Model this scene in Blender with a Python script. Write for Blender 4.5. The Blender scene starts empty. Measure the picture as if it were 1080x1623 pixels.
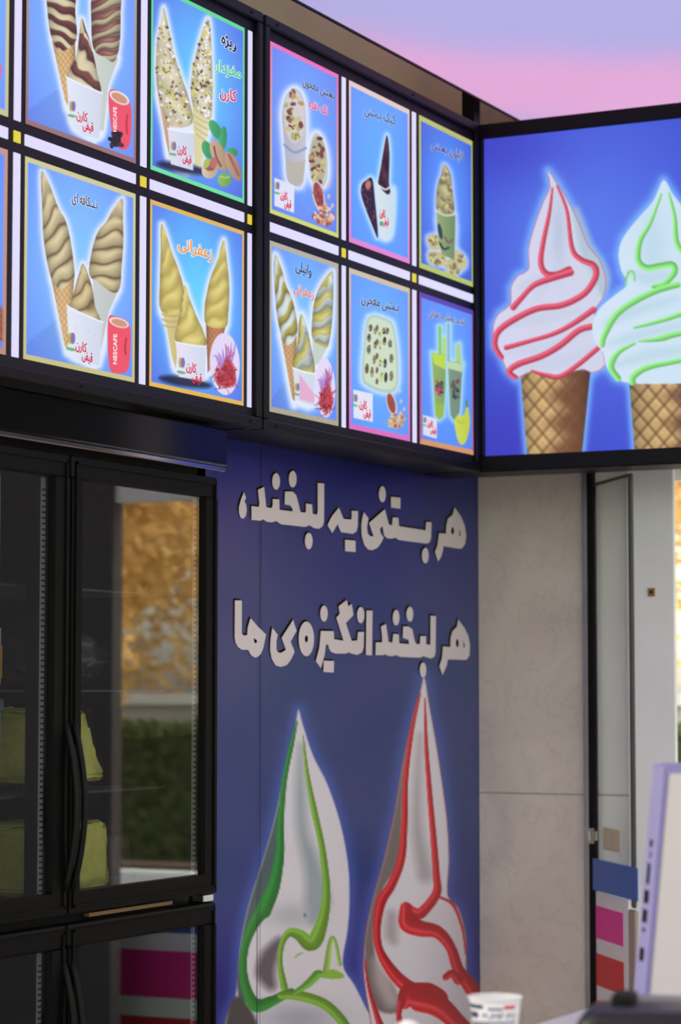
import bpy, bmesh, math, random
import numpy as np
from mathutils import Vector, Matrix
from mathutils.geometry import tessellate_polygon
random.seed(4); RNG = np.random.default_rng(7)
S = bpy.context.scene; COL = S.collection

# ------------------------------------------------------------------ camera
FPX, TH, PH = 3920.0, math.radians(26.59), math.radians(4.163)
CO = Vector((0, 0, 1.5))
FW = Vector((math.cos(TH)*math.cos(PH), math.sin(TH)*math.cos(PH), math.sin(PH)))
RT = Vector((math.sin(TH), -math.cos(TH), 0)); UP = RT.cross(FW)
cd = bpy.data.cameras.new('camera'); cam = bpy.data.objects.new('camera', cd); COL.objects.link(cam)
cd.sensor_fit = 'VERTICAL'; cd.sensor_height = 36; cd.sensor_width = 24; cd.lens = 36*FPX/1623
M = Matrix((RT, UP, -FW)).transposed().to_4x4(); M.translation = CO; cam.matrix_world = M
cd.clip_start = .05; cd.clip_end = 300
cd.dof.use_dof = True; cd.dof.focus_distance = 5.5; cd.dof.aperture_fstop = 4.5
S.camera = cam
S.view_settings.view_transform = 'Standard'; S.view_settings.look = 'None'
S.view_settings.exposure = 0; S.view_settings.gamma = 1; S.view_settings.use_curve_mapping = False

# ------------------------------------------------------------------ daylight
W = bpy.data.worlds.new('world'); S.world = W; W.use_nodes = True
wn = W.node_tree.nodes; wl = W.node_tree.links; wn.clear()
sky = wn.new('ShaderNodeTexSky'); sky.sky_type = 'NISHITA'; sky.sun_disc = False
sky.sun_elevation = math.radians(38); sky.sun_rotation = math.radians(10); sky.air_density = 1.2; sky.dust_density = 2.5
bg = wn.new('ShaderNodeBackground'); bg.inputs[1].default_value = .5
hs = wn.new('ShaderNodeHueSaturation'); hs.inputs['Saturation'].default_value = .3; wl.new(sky.outputs[0], hs.inputs['Color'])
wm = wn.new('ShaderNodeMixRGB'); wm.blend_type = 'MULTIPLY'; wm.inputs[0].default_value = 1; wm.inputs[2].default_value = (1, .95, .82, 1); wl.new(hs.outputs[0], wm.inputs[1])
wo = wn.new('ShaderNodeOutputWorld'); wl.new(wm.outputs[0], bg.inputs[0]); wl.new(bg.outputs[0], wo.inputs[0])
sl = bpy.data.lights.new('sun', 'SUN'); sl.energy = 4.2; sl.angle = math.radians(.6); sl.color = (1, .93, .8)
sun = bpy.data.objects.new('sun', sl); COL.objects.link(sun)
sun.rotation_euler = Vector((-.18, -.77, -.62)).to_track_quat('-Z', 'Y').to_euler()

# ------------------------------------------------------------------ helpers
def lin(c):
    c = np.asarray(c, float)/255.0
    return np.where(c <= .04045, c/12.92, ((c+.055)/1.055)**2.4)
def mat(name, col, rough=.5, metal=0., spec=.5, var=.0, vscale=8., emit=None, estr=1., bump=0., coat=0.):
    m = bpy.data.materials.new(name); m.use_nodes = True; nt = m.node_tree; b = nt.nodes['Principled BSDF']
    c = lin(col); b.inputs['Base Color'].default_value = (*c, 1); b.inputs['Roughness'].default_value = rough
    b.inputs['Metallic'].default_value = metal; b.inputs['Specular IOR Level'].default_value = spec
    b.inputs['Coat Weight'].default_value = coat
    tc = nt.nodes.new('ShaderNodeTexCoord'); nz = nt.nodes.new('ShaderNodeTexNoise')
    nz.inputs['Scale'].default_value = vscale; nz.inputs['Detail'].default_value = 5
    nt.links.new(tc.outputs['Object'], nz.inputs['Vector'])
    if var:
        rp = nt.nodes.new('ShaderNodeValToRGB'); rp.color_ramp.elements[0].position = .3; rp.color_ramp.elements[1].position = .7
        rp.color_ramp.elements[0].color = (*(c*(1-var)), 1); rp.color_ramp.elements[1].color = (*np.minimum(c*(1+var), 1), 1)
        nt.links.new(nz.outputs['Fac'], rp.inputs[0]); nt.links.new(rp.outputs[0], b.inputs['Base Color'])
    if bump:
        bp = nt.nodes.new('ShaderNodeBump'); bp.inputs['Strength'].default_value = bump; bp.inputs['Distance'].default_value = .004
        nt.links.new(nz.outputs['Fac'], bp.inputs['Height']); nt.links.new(bp.outputs[0], b.inputs['Normal'])
    if emit is not None:
        b.inputs['Emission Color'].default_value = (*lin(emit), 1); b.inputs['Emission Strength'].default_value = estr
    return m
def attr_mat(name, lit, rough=.3, spec=.3, strength=1.):
    m = bpy.data.materials.new(name); m.use_nodes = True; nt = m.node_tree; b = nt.nodes['Principled BSDF']
    a = nt.nodes.new('ShaderNodeAttribute'); a.attribute_name = 'print'
    b.inputs['Roughness'].default_value = rough; b.inputs['Specular IOR Level'].default_value = spec
    if lit:
        b.inputs['Base Color'].default_value = (.01, .01, .01, 1)
        nt.links.new(a.outputs['Color'], b.inputs['Emission Color']); b.inputs['Emission Strength'].default_value = strength
    else: nt.links.new(a.outputs['Color'], b.inputs['Base Color'])
    return m
def glass_mat(name, tint, r0=.04, graze=1.):
    m = bpy.data.materials.new(name); m.use_nodes = True; nt = m.node_tree; nt.nodes.clear()
    o = nt.nodes.new('ShaderNodeOutputMaterial'); mx = nt.nodes.new('ShaderNodeMixShader'); lw = nt.nodes.new('ShaderNodeLayerWeight'); lw.inputs[0].default_value = .5
    pw = nt.nodes.new('ShaderNodeMath'); pw.operation = 'POWER'; pw.inputs[1].default_value = 5
    fr = nt.nodes.new('ShaderNodeMath'); fr.operation = 'MULTIPLY_ADD'; fr.inputs[1].default_value = (1-r0)*graze; fr.inputs[2].default_value = r0
    tr = nt.nodes.new('ShaderNodeBsdfTransparent'); tr.inputs[0].default_value = (*tint, 1)
    gl = nt.nodes.new('ShaderNodeBsdfGlossy'); gl.inputs['Roughness'].default_value = .02; gl.inputs['Color'].default_value = (.95, .95, .95, 1)
    nt.links.new(lw.outputs['Facing'], pw.inputs[0]); nt.links.new(pw.outputs[0], fr.inputs[0])
    nt.links.new(fr.outputs[0], mx.inputs[0]); nt.links.new(tr.outputs[0], mx.inputs[1]); nt.links.new(gl.outputs[0], mx.inputs[2]); nt.links.new(mx.outputs[0], o.inputs[0])
    return m

def root_of(o):
    while o.parent: o = o.parent
    return o
def put(name, verts, faces, m, parent=None, smooth=False):
    """one mesh object from world-space points; children share their thing's origin"""
    L = root_of(parent).location if parent else Vector((0, 0, 0))
    me = bpy.data.meshes.new(name); me.from_pydata([tuple(Vector(v)-L) for v in verts], [], faces); me.update()
    o = bpy.data.objects.new(name, me); COL.objects.link(o)
    if parent: o.parent = parent
    if m: me.materials.append(m)
    if smooth: me.polygons.foreach_set('use_smooth', [True]*len(me.polygons))
    return o
def tag(o, label=None, cat=None, group=None, kind=None):
    if label: o['label'] = label
    if cat: o['category'] = cat
    if group: o['group'] = group
    if kind: o['kind'] = kind
    return o
def thing(name, loc, label, cat, group=None):
    o = bpy.data.objects.new(name, None); COL.objects.link(o); o.location = loc; o.empty_display_size = .05
    bpy.context.view_layer.update()
    return tag(o, label, cat, group)
def bmput(name, bm, m, parent=None, smooth=False):
    vs = [v.co.copy() for v in bm.verts]; bm.verts.index_update(); fs = [[v.index for v in f.verts] for f in bm.faces]; bm.free()
    return put(name, vs, fs, m, parent, smooth)
def box(name, a, b, m, parent=None, bev=0., seg=2, rz=0., piv=None, smooth=False):
    bm = bmesh.new(); bmesh.ops.create_cube(bm, size=1)
    a, b = Vector(a), Vector(b); ctr = (a+b)/2; d = b-a
    for v in bm.verts: v.co = Vector((v.co.x*d.x, v.co.y*d.y, v.co.z*d.z))+ctr
    if bev: bmesh.ops.bevel(bm, geom=bm.edges[:], offset=bev, segments=seg, profile=.5, affect='EDGES')
    if rz: bmesh.ops.rotate(bm, verts=bm.verts, cent=piv or ctr, matrix=Matrix.Rotation(rz, 3, 'Z'))
    return bmput(name, bm, m, parent, smooth)
def boxes(name, L, m, parent=None):
    bm = bmesh.new()
    for a, b in L:
        r = bmesh.ops.create_cube(bm, size=1); a, b = Vector(a), Vector(b)
        for v in r['verts']: v.co = Vector([v.co[i]*(b-a)[i]+(a+b)[i]/2 for i in range(3)])
    return bmput(name, bm, m, parent)
def tube(name, pts, r, m, parent=None, n=8):
    pts = [Vector(p) for p in pts]; vs, fs = [], []
    for i, p in enumerate(pts):
        t = (pts[min(i+1, len(pts)-1)]-pts[max(i-1, 0)]).normalized()
        a = t.cross(Vector((0, 0, 1)) if abs(t.z) < .9 else Vector((1, 0, 0))).normalized(); b = t.cross(a)
        rr = r[i] if isinstance(r, (list, tuple)) else r
        vs += [p+(a*math.cos(2*math.pi*k/n)+b*math.sin(2*math.pi*k/n))*rr for k in range(n)]
    for i in range(len(pts)-1):
        for k in range(n): fs.append((i*n+k, i*n+(k+1) % n, (i+1)*n+(k+1) % n, (i+1)*n+k))
    fs += [tuple(range(n))[::-1], tuple(range((len(pts)-1)*n, len(pts)*n))]
    return put(name, vs, fs, m, parent, True)
def lathe(name, c, prof, m, parent=None, n=40, caps=True):
    vs, fs = [], []
    for r, z in prof: vs += [(c[0]+r*math.cos(2*math.pi*k/n), c[1]+r*math.sin(2*math.pi*k/n), z) for k in range(n)]
    for i in range(len(prof)-1):
        for k in range(n): fs.append((i*n+k, i*n+(k+1) % n, (i+1)*n+(k+1) % n, (i+1)*n+k))
    if caps: fs.append(tuple(range(n))[::-1])
    return put(name, vs, fs, m, parent, True)
def catmull(P, closed=False, k=6):
    P = [np.array(p, float) for p in P]; n = len(P); out = []
    for i in range(n if closed else n-1):
        g = (lambda j: P[j % n]) if closed else (lambda j: P[min(max(j, 0), n-1)])
        a, b, c, d = g(i-1), g(i), g(i+1), g(i+2)
        for t in np.arange(k)/k:
            out.append(.5*(2*b+(c-a)*t+(2*a-5*b+4*c-d)*t*t+(3*b-a-3*c+d)*t**3))
    if not closed: out.append(P[-1])
    return np.array(out)

# ------------------------------------------------------------------ materials
K = {}
K['black'] = mat('black_powder_coat', (15, 14, 17), .42, spec=.18, var=.15, vscale=30)
K['black2'] = mat('black_sheet', (26, 24, 36), .5, spec=.2)
K['gloss_black'] = mat('gloss_black_glass', (12, 12, 14), .12, spec=.3, var=.2, vscale=3)
K['rubber'] = mat('black_rubber', (9, 9, 9), .6, spec=.2)
K['fridge'] = mat('fridge_black_plastic', (7, 7, 7), .48, spec=.12, var=.12, vscale=40, bump=.05)
K['liner'] = mat('fridge_liner', (44, 44, 47), .5, var=.1, vscale=4)
K['alu'] = mat('aluminium', (165, 165, 168), .35, metal=.8, var=.06, vscale=20)
K['brass'] = mat('brushed_brass', (180, 140, 80), .3, metal=.9)
K['chrome'] = mat('chrome', (200, 200, 200), .12, metal=1)
K['beige'] = mat('beige_plaster', (222, 216, 178), .8, var=.05, vscale=3, bump=.1)
K['darkwall'] = mat('dark_cladding', (46, 44, 47), .55, var=.12, vscale=2)
K['white_paint'] = mat('white_painted_metal', (240, 244, 240), .35, var=.03, vscale=5)
K['offwhite'] = mat('offwhite_panel', (238, 240, 232), .4, var=.03, vscale=4)
K['floor'] = mat('grey_floor_tile', (130, 126, 120), .35, var=.08, vscale=5)
K['counter'] = mat('white_counter', (214, 212, 222), .25, var=.02, vscale=6)
K['white'] = mat('white_plastic', (226, 220, 222), .4, var=.02)
K['lavender'] = mat('lavender_plastic', (136, 130, 178), .4, var=.03)
K['paper'] = mat('white_paper', (222, 218, 220), .6, var=.03, vscale=30)
K['gasket'] = mat('grey_gasket', (150, 155, 160), .5)
K['seam'] = mat('dark_seam', (18, 20, 60), .5)
K['wire'] = mat('coated_wire', (70, 72, 76), .4)
K['glass'] = glass_mat('fridge_glass', (.92, .93, .94), .17)
K['clear'] = glass_mat('door_glass', (.97, .98, .98), .02, .35)
K['tubglass'] = glass_mat('clear_tub_plastic', (.93, .95, .97), .04)
K['strip'] = mat('lit_strip', (20, 20, 20), .4, emit=(222, 218, 250), estr=1)
K['yellow'] = mat('lit_yellow', (20, 20, 10), .4, emit=(226, 206, 50), estr=1)
K['print'] = attr_mat('backlit_print', True, .4, .15)
K['sheet'] = attr_mat('gloss_print_sheet', False, .28, .4)
EM = {}
def em(col):
    if col not in EM: EM[col] = mat('backlit_ink', (6, 6, 6), .5, spec=.1, emit=col)
    return EM[col]
def marble():
    m = mat('marble_tile', (222, 218, 208), .25, spec=.4); nt = m.node_tree; b = nt.nodes['Principled BSDF']
    tc = nt.nodes.new('ShaderNodeTexCoord'); n1 = nt.nodes.new('ShaderNodeTexNoise'); n1.inputs['Scale'].default_value = 2.2; n1.inputs['Detail'].default_value = 6; n1.inputs['Distortion'].default_value = 1.2
    n2 = nt.nodes.new('ShaderNodeTexNoise'); n2.inputs['Scale'].default_value = 5; n2.inputs['Detail'].default_value = 8; n2.inputs['Distortion'].default_value = 2
    r1 = nt.nodes.new('ShaderNodeValToRGB'); e = r1.color_ramp.elements
    e[0].position = .3; e[0].color = (*lin((208, 198, 186)), 1); e[1].position = .7; e[1].color = (*lin((226, 220, 204)), 1)
    r2 = nt.nodes.new('ShaderNodeValToRGB'); e = r2.color_ramp.elements
    e[0].position = .47; e[0].color = (1, 1, 1, 1); e[1].position = .5; e[1].color = (.86, .87, .85, 1); q = e.new(.53); q.color = (1, 1, 1, 1)
    mx = nt.nodes.new('ShaderNodeMixRGB'); mx.blend_type = 'MULTIPLY'; mx.inputs[0].default_value = .6
    for n in (n1, n2): nt.links.new(tc.outputs['Object'], n.inputs['Vector'])
    nt.links.new(n1.outputs['Fac'], r1.inputs[0]); nt.links.new(n2.outputs['Fac'], r2.inputs[0])
    nt.links.new(r1.outputs[0], mx.inputs[1]); nt.links.new(r2.outputs[0], mx.inputs[2]); nt.links.new(mx.outputs[0], b.inputs['Base Color'])
    return m
K['marble'] = marble()
def ceiling_mat():
    m = mat('backlit_sky_print', (20, 20, 20), .5, spec=.1); nt = m.node_tree; b = nt.nodes['Principled BSDF']
    tc = nt.nodes.new('ShaderNodeTexCoord'); n = nt.nodes.new('ShaderNodeTexNoise'); n.inputs['Scale'].default_value = 1.6; n.inputs['Detail'].default_value = 3
    dp = nt.nodes.new('ShaderNodeVectorMath'); dp.operation = 'DOT_PRODUCT'; dp.inputs[1].default_value = (.75, .66, 0)
    def mth(op, x, y, z=None):
        q = nt.nodes.new('ShaderNodeMath'); q.operation = op
        for k, v in enumerate((x, y, z)):
            if v is None: continue
            if isinstance(v, (int, float)): q.inputs[k].default_value = v
            else: nt.links.new(v, q.inputs[k])
        return q.outputs[0]
    nt.links.new(tc.outputs['Object'], n.inputs['Vector']); nt.links.new(tc.outputs['Object'], dp.inputs[0])
    ph = mth('MULTIPLY_ADD', n.outputs['Fac'], .5, dp.outputs['Value']); ph = mth('MULTIPLY', mth('SUBTRACT', ph, 6.0), 2*math.pi/1.6)
    fc = mth('MULTIPLY_ADD', mth('COSINE', ph, None), -.5, .5)
    r = nt.nodes.new('ShaderNodeValToRGB'); e = r.color_ramp.elements
    e[0].position = .1; e[0].color = (*lin((180, 174, 226)), 1); e[1].position = .9; e[1].color = (*lin((226, 170, 216)), 1); nt.links.new(fc, r.inputs[0])
    nt.links.new(r.outputs[0], b.inputs['Emission Color']); b.inputs['Emission Strength'].default_value = 1.0
    return m
K['ceil'] = ceiling_mat()

# ------------------------------------------------------------------ structure
def struct(o): o['kind'] = 'structure'; return o
struct(box('floor', (-2, -3, -.02), (7.05, 3.8, 0), K['floor']))
struct(box('trim_1', (3.0, 2.794, 3.207), (6.9, 2.8, 3.262), K['black']))
struct(box('ceiling', (3.0, -.6, 3.213), (6.9, 2.794, 3.26), K['ceil']))
struct(box('trim_2', (3.0, -.6, 3.45), (7.05, 3.8, 3.55), K['beige']))
wb = struct(box('wall_back', (5.12, 3.0, 0), (7.05, 3.15, 3.45), K['beige']))
struct(boxes('wall_above_fridge', [((3.0, 3.0, 2.14), (5.12, 3.15, 3.45)), ((3.0, 3.65, 0), (5.12, 3.8, 2.14)), ((3.0, 3.0, 0), (3.7, 3.65, 2.14))], K['beige']))
bpy.data.objects['wall_above_fridge'].name = 'wall_back_alcove'
wr = struct(boxes('wall_right', [((6.91, 2.6, 0), (7.05, 3.0, 3.45)), ((6.91, 2.42, 0), (6.96, 2.6, 3.45)), ((6.91, 1.46, 2.12), (6.96, 2.42, 3.45))], K['offwhite']))
struct(boxes('wall_right_cladding', [((6.9, .2, 0), (6.96, 1.46, 3.45))], K['darkwall']))
for z0, z1 in ((0, 1.195), (1.199, 2.397), (2.4, 3.45)):
    box('tile', (6.898, 2.64, z0), (6.911, 2.985, z1), K['marble'], wr, .0012, 1)
    box('tile', (6.898, 2.503, z0), (6.911, 2.606, z1), K['offwhite'], wr, .0012, 1)
tr = struct(box('trim_3', (6.876, 2.622, 0), (6.911, 2.640, 3.45), K['alu'], None, .003))
struct(box('trim_4', (6.868, 2.604, 0), (6.911, 2.622, 3.45), K['rubber'], None, .002))
struct(box('trim_5', (6.85, 2.345, 0), (6.87, 2.49, 3.45), K['white_paint'], None, .003))
d1 = struct(box('door_1', (6.87, 2.40, 0), (6.915, 2.47, 3.2), K['white_paint']))
lp = thing('latch_plate', (6.848, 2.413, 1.789), 'small tan latch plate screwed to the white door post', 'latch')
box('plate', (6.846, 2.404, 1.778), (6.85, 2.424, 1.802), K['brass'], lp)
box('slot', (6.844, 2.41, 1.786), (6.8461, 2.417, 1.795), K['rubber'], lp)

# ------------------------------------------------------------------ print painting
def homography(src, dst):
    A = []
    for (x, y), (u, v) in zip(src, dst):
        A.append([x, y, 1, 0, 0, 0, -u*x, -u*y, -u]); A.append([0, 0, 0, x, y, 1, -v*x, -v*y, -v])
    return np.linalg.svd(np.array(A, float))[2][-1].reshape(3, 3)
def apply_h(H, x, y):
    w = H[2, 0]*x+H[2, 1]*y+H[2, 2]
    return (H[0, 0]*x+H[0, 1]*y+H[0, 2])/w, (H[1, 0]*x+H[1, 1]*y+H[1, 2])/w
def project(P):
    d = Vector(P)-CO; w = d.dot(FW); return (540+FPX*d.dot(RT)/w, 811.5-FPX*d.dot(UP)/w)
def sdpoly(x, y, P):
    d = np.full(x.shape, 1e9); ins = np.zeros(x.shape, bool); n = len(P)
    for i in range(n):
        ax, ay = P[i]; bx, by = P[(i+1) % n]; ex, ey = bx-ax, by-ay
        t = np.clip(((x-ax)*ex+(y-ay)*ey)/(ex*ex+ey*ey+1e-9), 0, 1)
        d = np.minimum(d, (x-ax-ex*t)**2+(y-ay-ey*t)**2)
        c = (ay > y) != (by > y)
        if ey: ins ^= c & (x < ex*(y-ay)/ey+ax)
    d = np.sqrt(d); return np.where(ins, -d, d)
def sst(a, b, x):
    t = np.clip((x-a)/(b-a), 0, 1); return t*t*(3-2*t)
class Art:
    """a flat print: colours of the sheet's points, drawn in the print's own layout units"""
    def __init__(s, X, Y): s.X, s.Y = X, Y; s.C = np.zeros((len(X), 3))
    def near(s, P, pad):
        P = np.asarray(P); a, b = P.min(0)-pad, P.max(0)+pad
        return np.nonzero((s.X > a[0]) & (s.X < b[0]) & (s.Y > a[1]) & (s.Y < b[1]))[0]
    def mix(s, i, col, al):
        al = np.clip(al, 0, 1)[:, None]; s.C[i] = s.C[i]*(1-al)+np.asarray(col)*al
    def poly(s, P, col, soft=.7, a=1., sm=True, grad=None):
        P = catmull(P, True, 4) if sm else np.asarray(P, float); i = s.near(P, 3*soft)
        if not len(i): return
        d = sdpoly(s.X[i], s.Y[i], P); c = np.asarray(col, float)
        if grad is not None:
            lo, hi = P[:, 0].min(), P[:, 0].max(); t = ((s.X[i]-lo)/(hi-lo+1e-6))[:, None]; c = c*(1-t)+np.asarray(grad)*t
        s.mix(i, c, (.5-d/(2*soft))*a if a == 1 else np.clip(.5-d/(2*soft), 0, 1)*a)
    def glow(s, P, r, a=.95, col=(225, 235, 255), sm=True):
        P = catmull(P, True, 3) if sm else np.asarray(P, float); i = s.near(P, 3*r)
        if not len(i): return
        d = np.maximum(sdpoly(s.X[i], s.Y[i], P), 0); s.mix(i, col, a*np.exp(-(d/r)**2))
    def stroke(s, pts, w, col, soft=.7, a=1., hi=None, k=6):
        P = catmull(pts, False, k); w = np.atleast_1d(np.asarray(w, float)); ww = np.interp(np.linspace(0, 1, len(P)), np.linspace(0, 1, len(w)), w)
        i = s.near(P, ww.max()+2*soft)
        if not len(i): return
        x, y = s.X[i], s.Y[i]; best = np.full(x.shape, 1e9); side = np.zeros(x.shape)
        for j in range(len(P)-1):
            (ax, ay), (bx, by) = P[j], P[j+1]; ex, ey = bx-ax, by-ay; L2 = ex*ex+ey*ey+1e-9
            t = np.clip(((x-ax)*ex+(y-ay)*ey)/L2, 0, 1); d = np.hypot(x-ax-ex*t, y-ay-ey*t)-(ww[j]*(1-t)+ww[j+1]*t)
            u = d < best; best = np.where(u, d, best)
            if hi is not None: side = np.where(u, ((x-ax)*ey-(y-ay)*ex)/math.sqrt(L2)/(ww[j]+1e-6), side)
        c = np.tile(np.asarray(col, float), (len(i), 1))
        if hi is not None:
            c *= (1-.18*side)[:, None]; h = np.exp(-((side+.35)/.22)**2)[:, None]*.55; c = c*(1-h)+np.asarray(hi)*h
        s.mix(i, np.clip(c, 0, 255), np.clip(.5-best/(2*soft), 0, 1)*a)
    def ell(s, cx, cy, rx, ry, col, ang=0., soft=.7, a=1., grad=None):
        t = np.linspace(0, 2*math.pi, 28, endpoint=False); ca, sa = math.cos(ang), math.sin(ang)
        P = np.stack([cx+rx*np.cos(t)*ca-ry*np.sin(t)*sa, cy+rx*np.cos(t)*sa+ry*np.sin(t)*ca], 1); s.poly(P, col, soft, a, False, grad); return P
    def haze(s, cx, cy, rx, ry, col, a):
        d = ((s.X-cx)/rx)**2+((s.Y-cy)/ry)**2; s.mix(np.arange(len(s.X)), col, a*np.exp(-d))
    def serve(s, P, top, bot, n, tilt, col, sh, hi, col2=None, ph=0., crease=.75, amount=1.):
        """soft serve: twisted folds inside an outline"""
        P = catmull(P, True, 4); i = s.near(P, 2)
        if not len(i): return
        x, y = s.X[i], s.Y[i]; d = sdpoly(x, y, P); ax = np.array(bot, float)-top; L = np.hypot(*ax); ax /= L
        sv = np.clip(((x-top[0])*ax[0]+(y-top[1])*ax[1])/L, 0, 1); o = -(x-top[0])*ax[1]+(y-top[1])*ax[0]
        ps = np.clip(((P[:, 0]-top[0])*ax[0]+(P[:, 1]-top[1])*ax[1])/L, 0, 1); po = -(P[:, 0]-top[0])*ax[1]+(P[:, 1]-top[1])*ax[0]
        bs = np.linspace(0, 1, 25); lo, hh = np.zeros(25), np.zeros(25)
        for k, b in enumerate(bs):
            q = np.abs(ps-b) < .07; lo[k] = po[q].min() if q.any() else -2; hh[k] = po[q].max() if q.any() else 2
        l, h = np.interp(sv, bs, lo), np.interp(sv, bs, hh); w = np.clip(2*(o-l)/(h-l+1e-3)-1, -1, 1)
        pz = n*sv**1.15+tilt*w-.18*w*w+ph+.12*np.sin(7*sv+3*w)+.07*np.sin(17*sv-4*w); fr = pz % 1.0
        cre = np.exp(-(np.minimum(fr, 1-fr)/.1)**2)*sst(.1, .4, sv)
        c = np.tile(np.asarray(col, float), (len(i), 1))
        if col2 is not None:
            f2 = np.where(sv < .22, w*.9+.1, np.sin(2*math.pi*(fr-.08))*.8+.35*w); mk = sst(-.25, .25, f2)[:, None]; c = c*(1-mk)+np.asarray(col2)*mk
        lit = .5+.5*np.cos(2*math.pi*(fr-.38)); g = (1-.3*np.abs(w)**3)*(.86+.16*lit*amount)
        c = c*g[:, None]; hl = (np.exp(-((fr-.35)/.12)**2)*np.exp(-((w+.2)/.5)**2)*.35*amount)[:, None]; c = c*(1-hl)+np.asarray(hi)*hl
        cc = (cre*crease*amount)[:, None]; c = c*(1-cc)+np.asarray(sh)*cc
        s.mix(i, np.clip(c, 0, 255), .5-d/1.4)
    def waffle(s, P, col, line, pit=9., dark=None, ang=.7):
        P = np.asarray(P, float); i = s.near(P, 2)
        if not len(i): return
        x, y = s.X[i], s.Y[i]; d = sdpoly(x, y, P)
        lo, hi = P[:, 0].min(), P[:, 0].max(); t = (x-lo)/(hi-lo); c = np.tile(np.asarray(col, float), (len(i), 1))
        if dark is not None: m = sst(.3, .75, t+.08*np.sin(y/7.))[:, None]; c = c*(1-m)+np.asarray(dark)*m
        for sg in (-1, 1):
            q = ((x*math.cos(ang)*sg*1.15+y*math.sin(ang))/pit) % 1.0; k = np.exp(-((q-.5)/.13)**2)[:, None]; c = c*(1-.6*k)+np.asarray(line)*.6*k
            k2 = np.exp(-((q-.74)/.12)**2)[:, None]*.25; c = c*(1-k2)+c*1.25*k2
        c *= (1-.35*np.abs(2*t-1)**3)[:, None]; s.mix(i, np.clip(c, 0, 255), .5-d/1.4)
    def speck(s, P, n, cols, r0, r1, asp=1.6):
        P = np.asarray(P, float); a, b = P.min(0), P.max(0); pts = a+(b-a)*RNG.random((n, 2)); d = sdpoly(pts[:, 0], pts[:, 1], P)
        for (x, y), q in zip(pts, d):
            if q < -r0*.6:
                r = r0+(r1-r0)*RNG.random(); s.ell(x, y, r, r*asp, cols[RNG.integers(len(cols))], RNG.random()*3.1, .5)

def T(ox, oy, sc):
    return lambda *p: [(ox+p[k]/sc, oy+p[k+1]/sc) for k in range(0, len(p), 2)]

class Face:
    """flat printed rectangle: O origin (top left), U and V edge vectors, N towards the viewer, quad = layout corners TL TR BR BL"""
    def __init__(s, O, U, V, N, quad):
        s.O, s.U, s.V, s.N = Vector(O), Vector(U), Vector(V), Vector(N)
        s.quad = quad; s.H = homography(quad, [(0, 0), (1, 0), (1, 1), (0, 1)]); s.Hi = np.linalg.inv(s.H)
    def world(s, x, y, lift=0.):
        u, v = apply_h(s.H, x, y); return s.O+s.U*float(u)+s.V*float(v)+s.N*lift
    def grid(s, name, step, paint, m, parent, gain=1., u0=0., u1=1., lift=0.):
        q = np.array(s.quad); wpx = max(np.hypot(*(q[1]-q[0])), np.hypot(*(q[2]-q[3])))*(u1-u0); hpx = max(np.hypot(*(q[3]-q[0])), np.hypot(*(q[2]-q[1])))
        nu, nv = max(3, int(wpx/step)), max(3, int(hpx/step))
        u, v = np.meshgrid(np.linspace(u0, u1, nu), np.linspace(0, 1, nv)); u, v = u.ravel(), v.ravel()
        X, Y = apply_h(s.Hi, u, v); art = Art(X, Y); art.u, art.v = u, v; paint(art)
        L = root_of(parent).location
        co = (np.array(s.O-L+s.N*lift)[None]+u[:, None]*np.array(s.U)+v[:, None]*np.array(s.V)).astype(np.float32)
        me = bpy.data.meshes.new(name); me.vertices.add(len(u)); me.vertices.foreach_set('co', co.ravel())
        a = (np.arange(nv-1)[:, None]*nu+np.arange(nu-1)[None]).ravel(); f = np.stack([a, a+nu, a+nu+1, a+1], 1)
        if s.U.cross(s.V).dot(s.N) > 0: f = f[:, ::-1]
        nf = len(f); me.loops.add(nf*4); me.loops.foreach_set('vertex_index', f.ravel().astype(np.int32))
        me.polygons.add(nf); me.polygons.foreach_set('loop_start', np.arange(0, nf*4, 4, dtype=np.int32)); me.polygons.foreach_set('loop_total', np.full(nf, 4, np.int32))
        me.update(calc_edges=True)
        at = me.color_attributes.new('print', 'FLOAT_COLOR', 'POINT'); c4 = np.ones((len(u), 4), np.float32); c4[:, :3] = lin(np.clip(art.C, 0, 255))*gain
        at.data.foreach_set('color', np.minimum(c4, 1).ravel())
        o = bpy.data.objects.new(name, me); COL.objects.link(o); o.parent = parent; me.materials.append(m)
        return o

# ---- lettering: contextual Persian shapes from the built-in font
FORMS = {'ا': 'ﺍﺎﺍﺎ', 'ب': 'ﺏﺐﺑﺒ', 'پ': 'ﭖﭗﭘﭙ', 'ت': 'ﺕﺖﺗﺘ', 'ج': 'ﺝﺞﺟﺠ', 'خ': 'ﺥﺦﺧﺨ', 'د': 'ﺩﺪﺩﺪ', 'ر': 'ﺭﺮﺭﺮ', 'ز': 'ﺯﺰﺯﺰ', 'ژ': 'ﮊﮋﮊﮋ',
         'س': 'ﺱﺲﺳﺴ', 'ش': 'ﺵﺶﺷﺸ', 'ع': 'ﻉﻊﻋﻌ', 'غ': 'ﻍﻎﻏﻐ', 'ف': 'ﻑﻒﻓﻔ', 'ق': 'ﻕﻖﻗﻘ', 'ک': 'ﮎﮏﮐﮑ', 'ل': 'ﻝﻞﻟﻠ', 'م': 'ﻡﻢﻣﻤ', 'ن': 'ﻥﻦﻧﻨ', 'و': 'ﻭﻮﻭﻮ', 'ه': 'ﻩﻪﻫﻬ', 'ی': 'ﯼﯽﯾﯿ'}
NOJOIN = 'ادرزژو'
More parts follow.
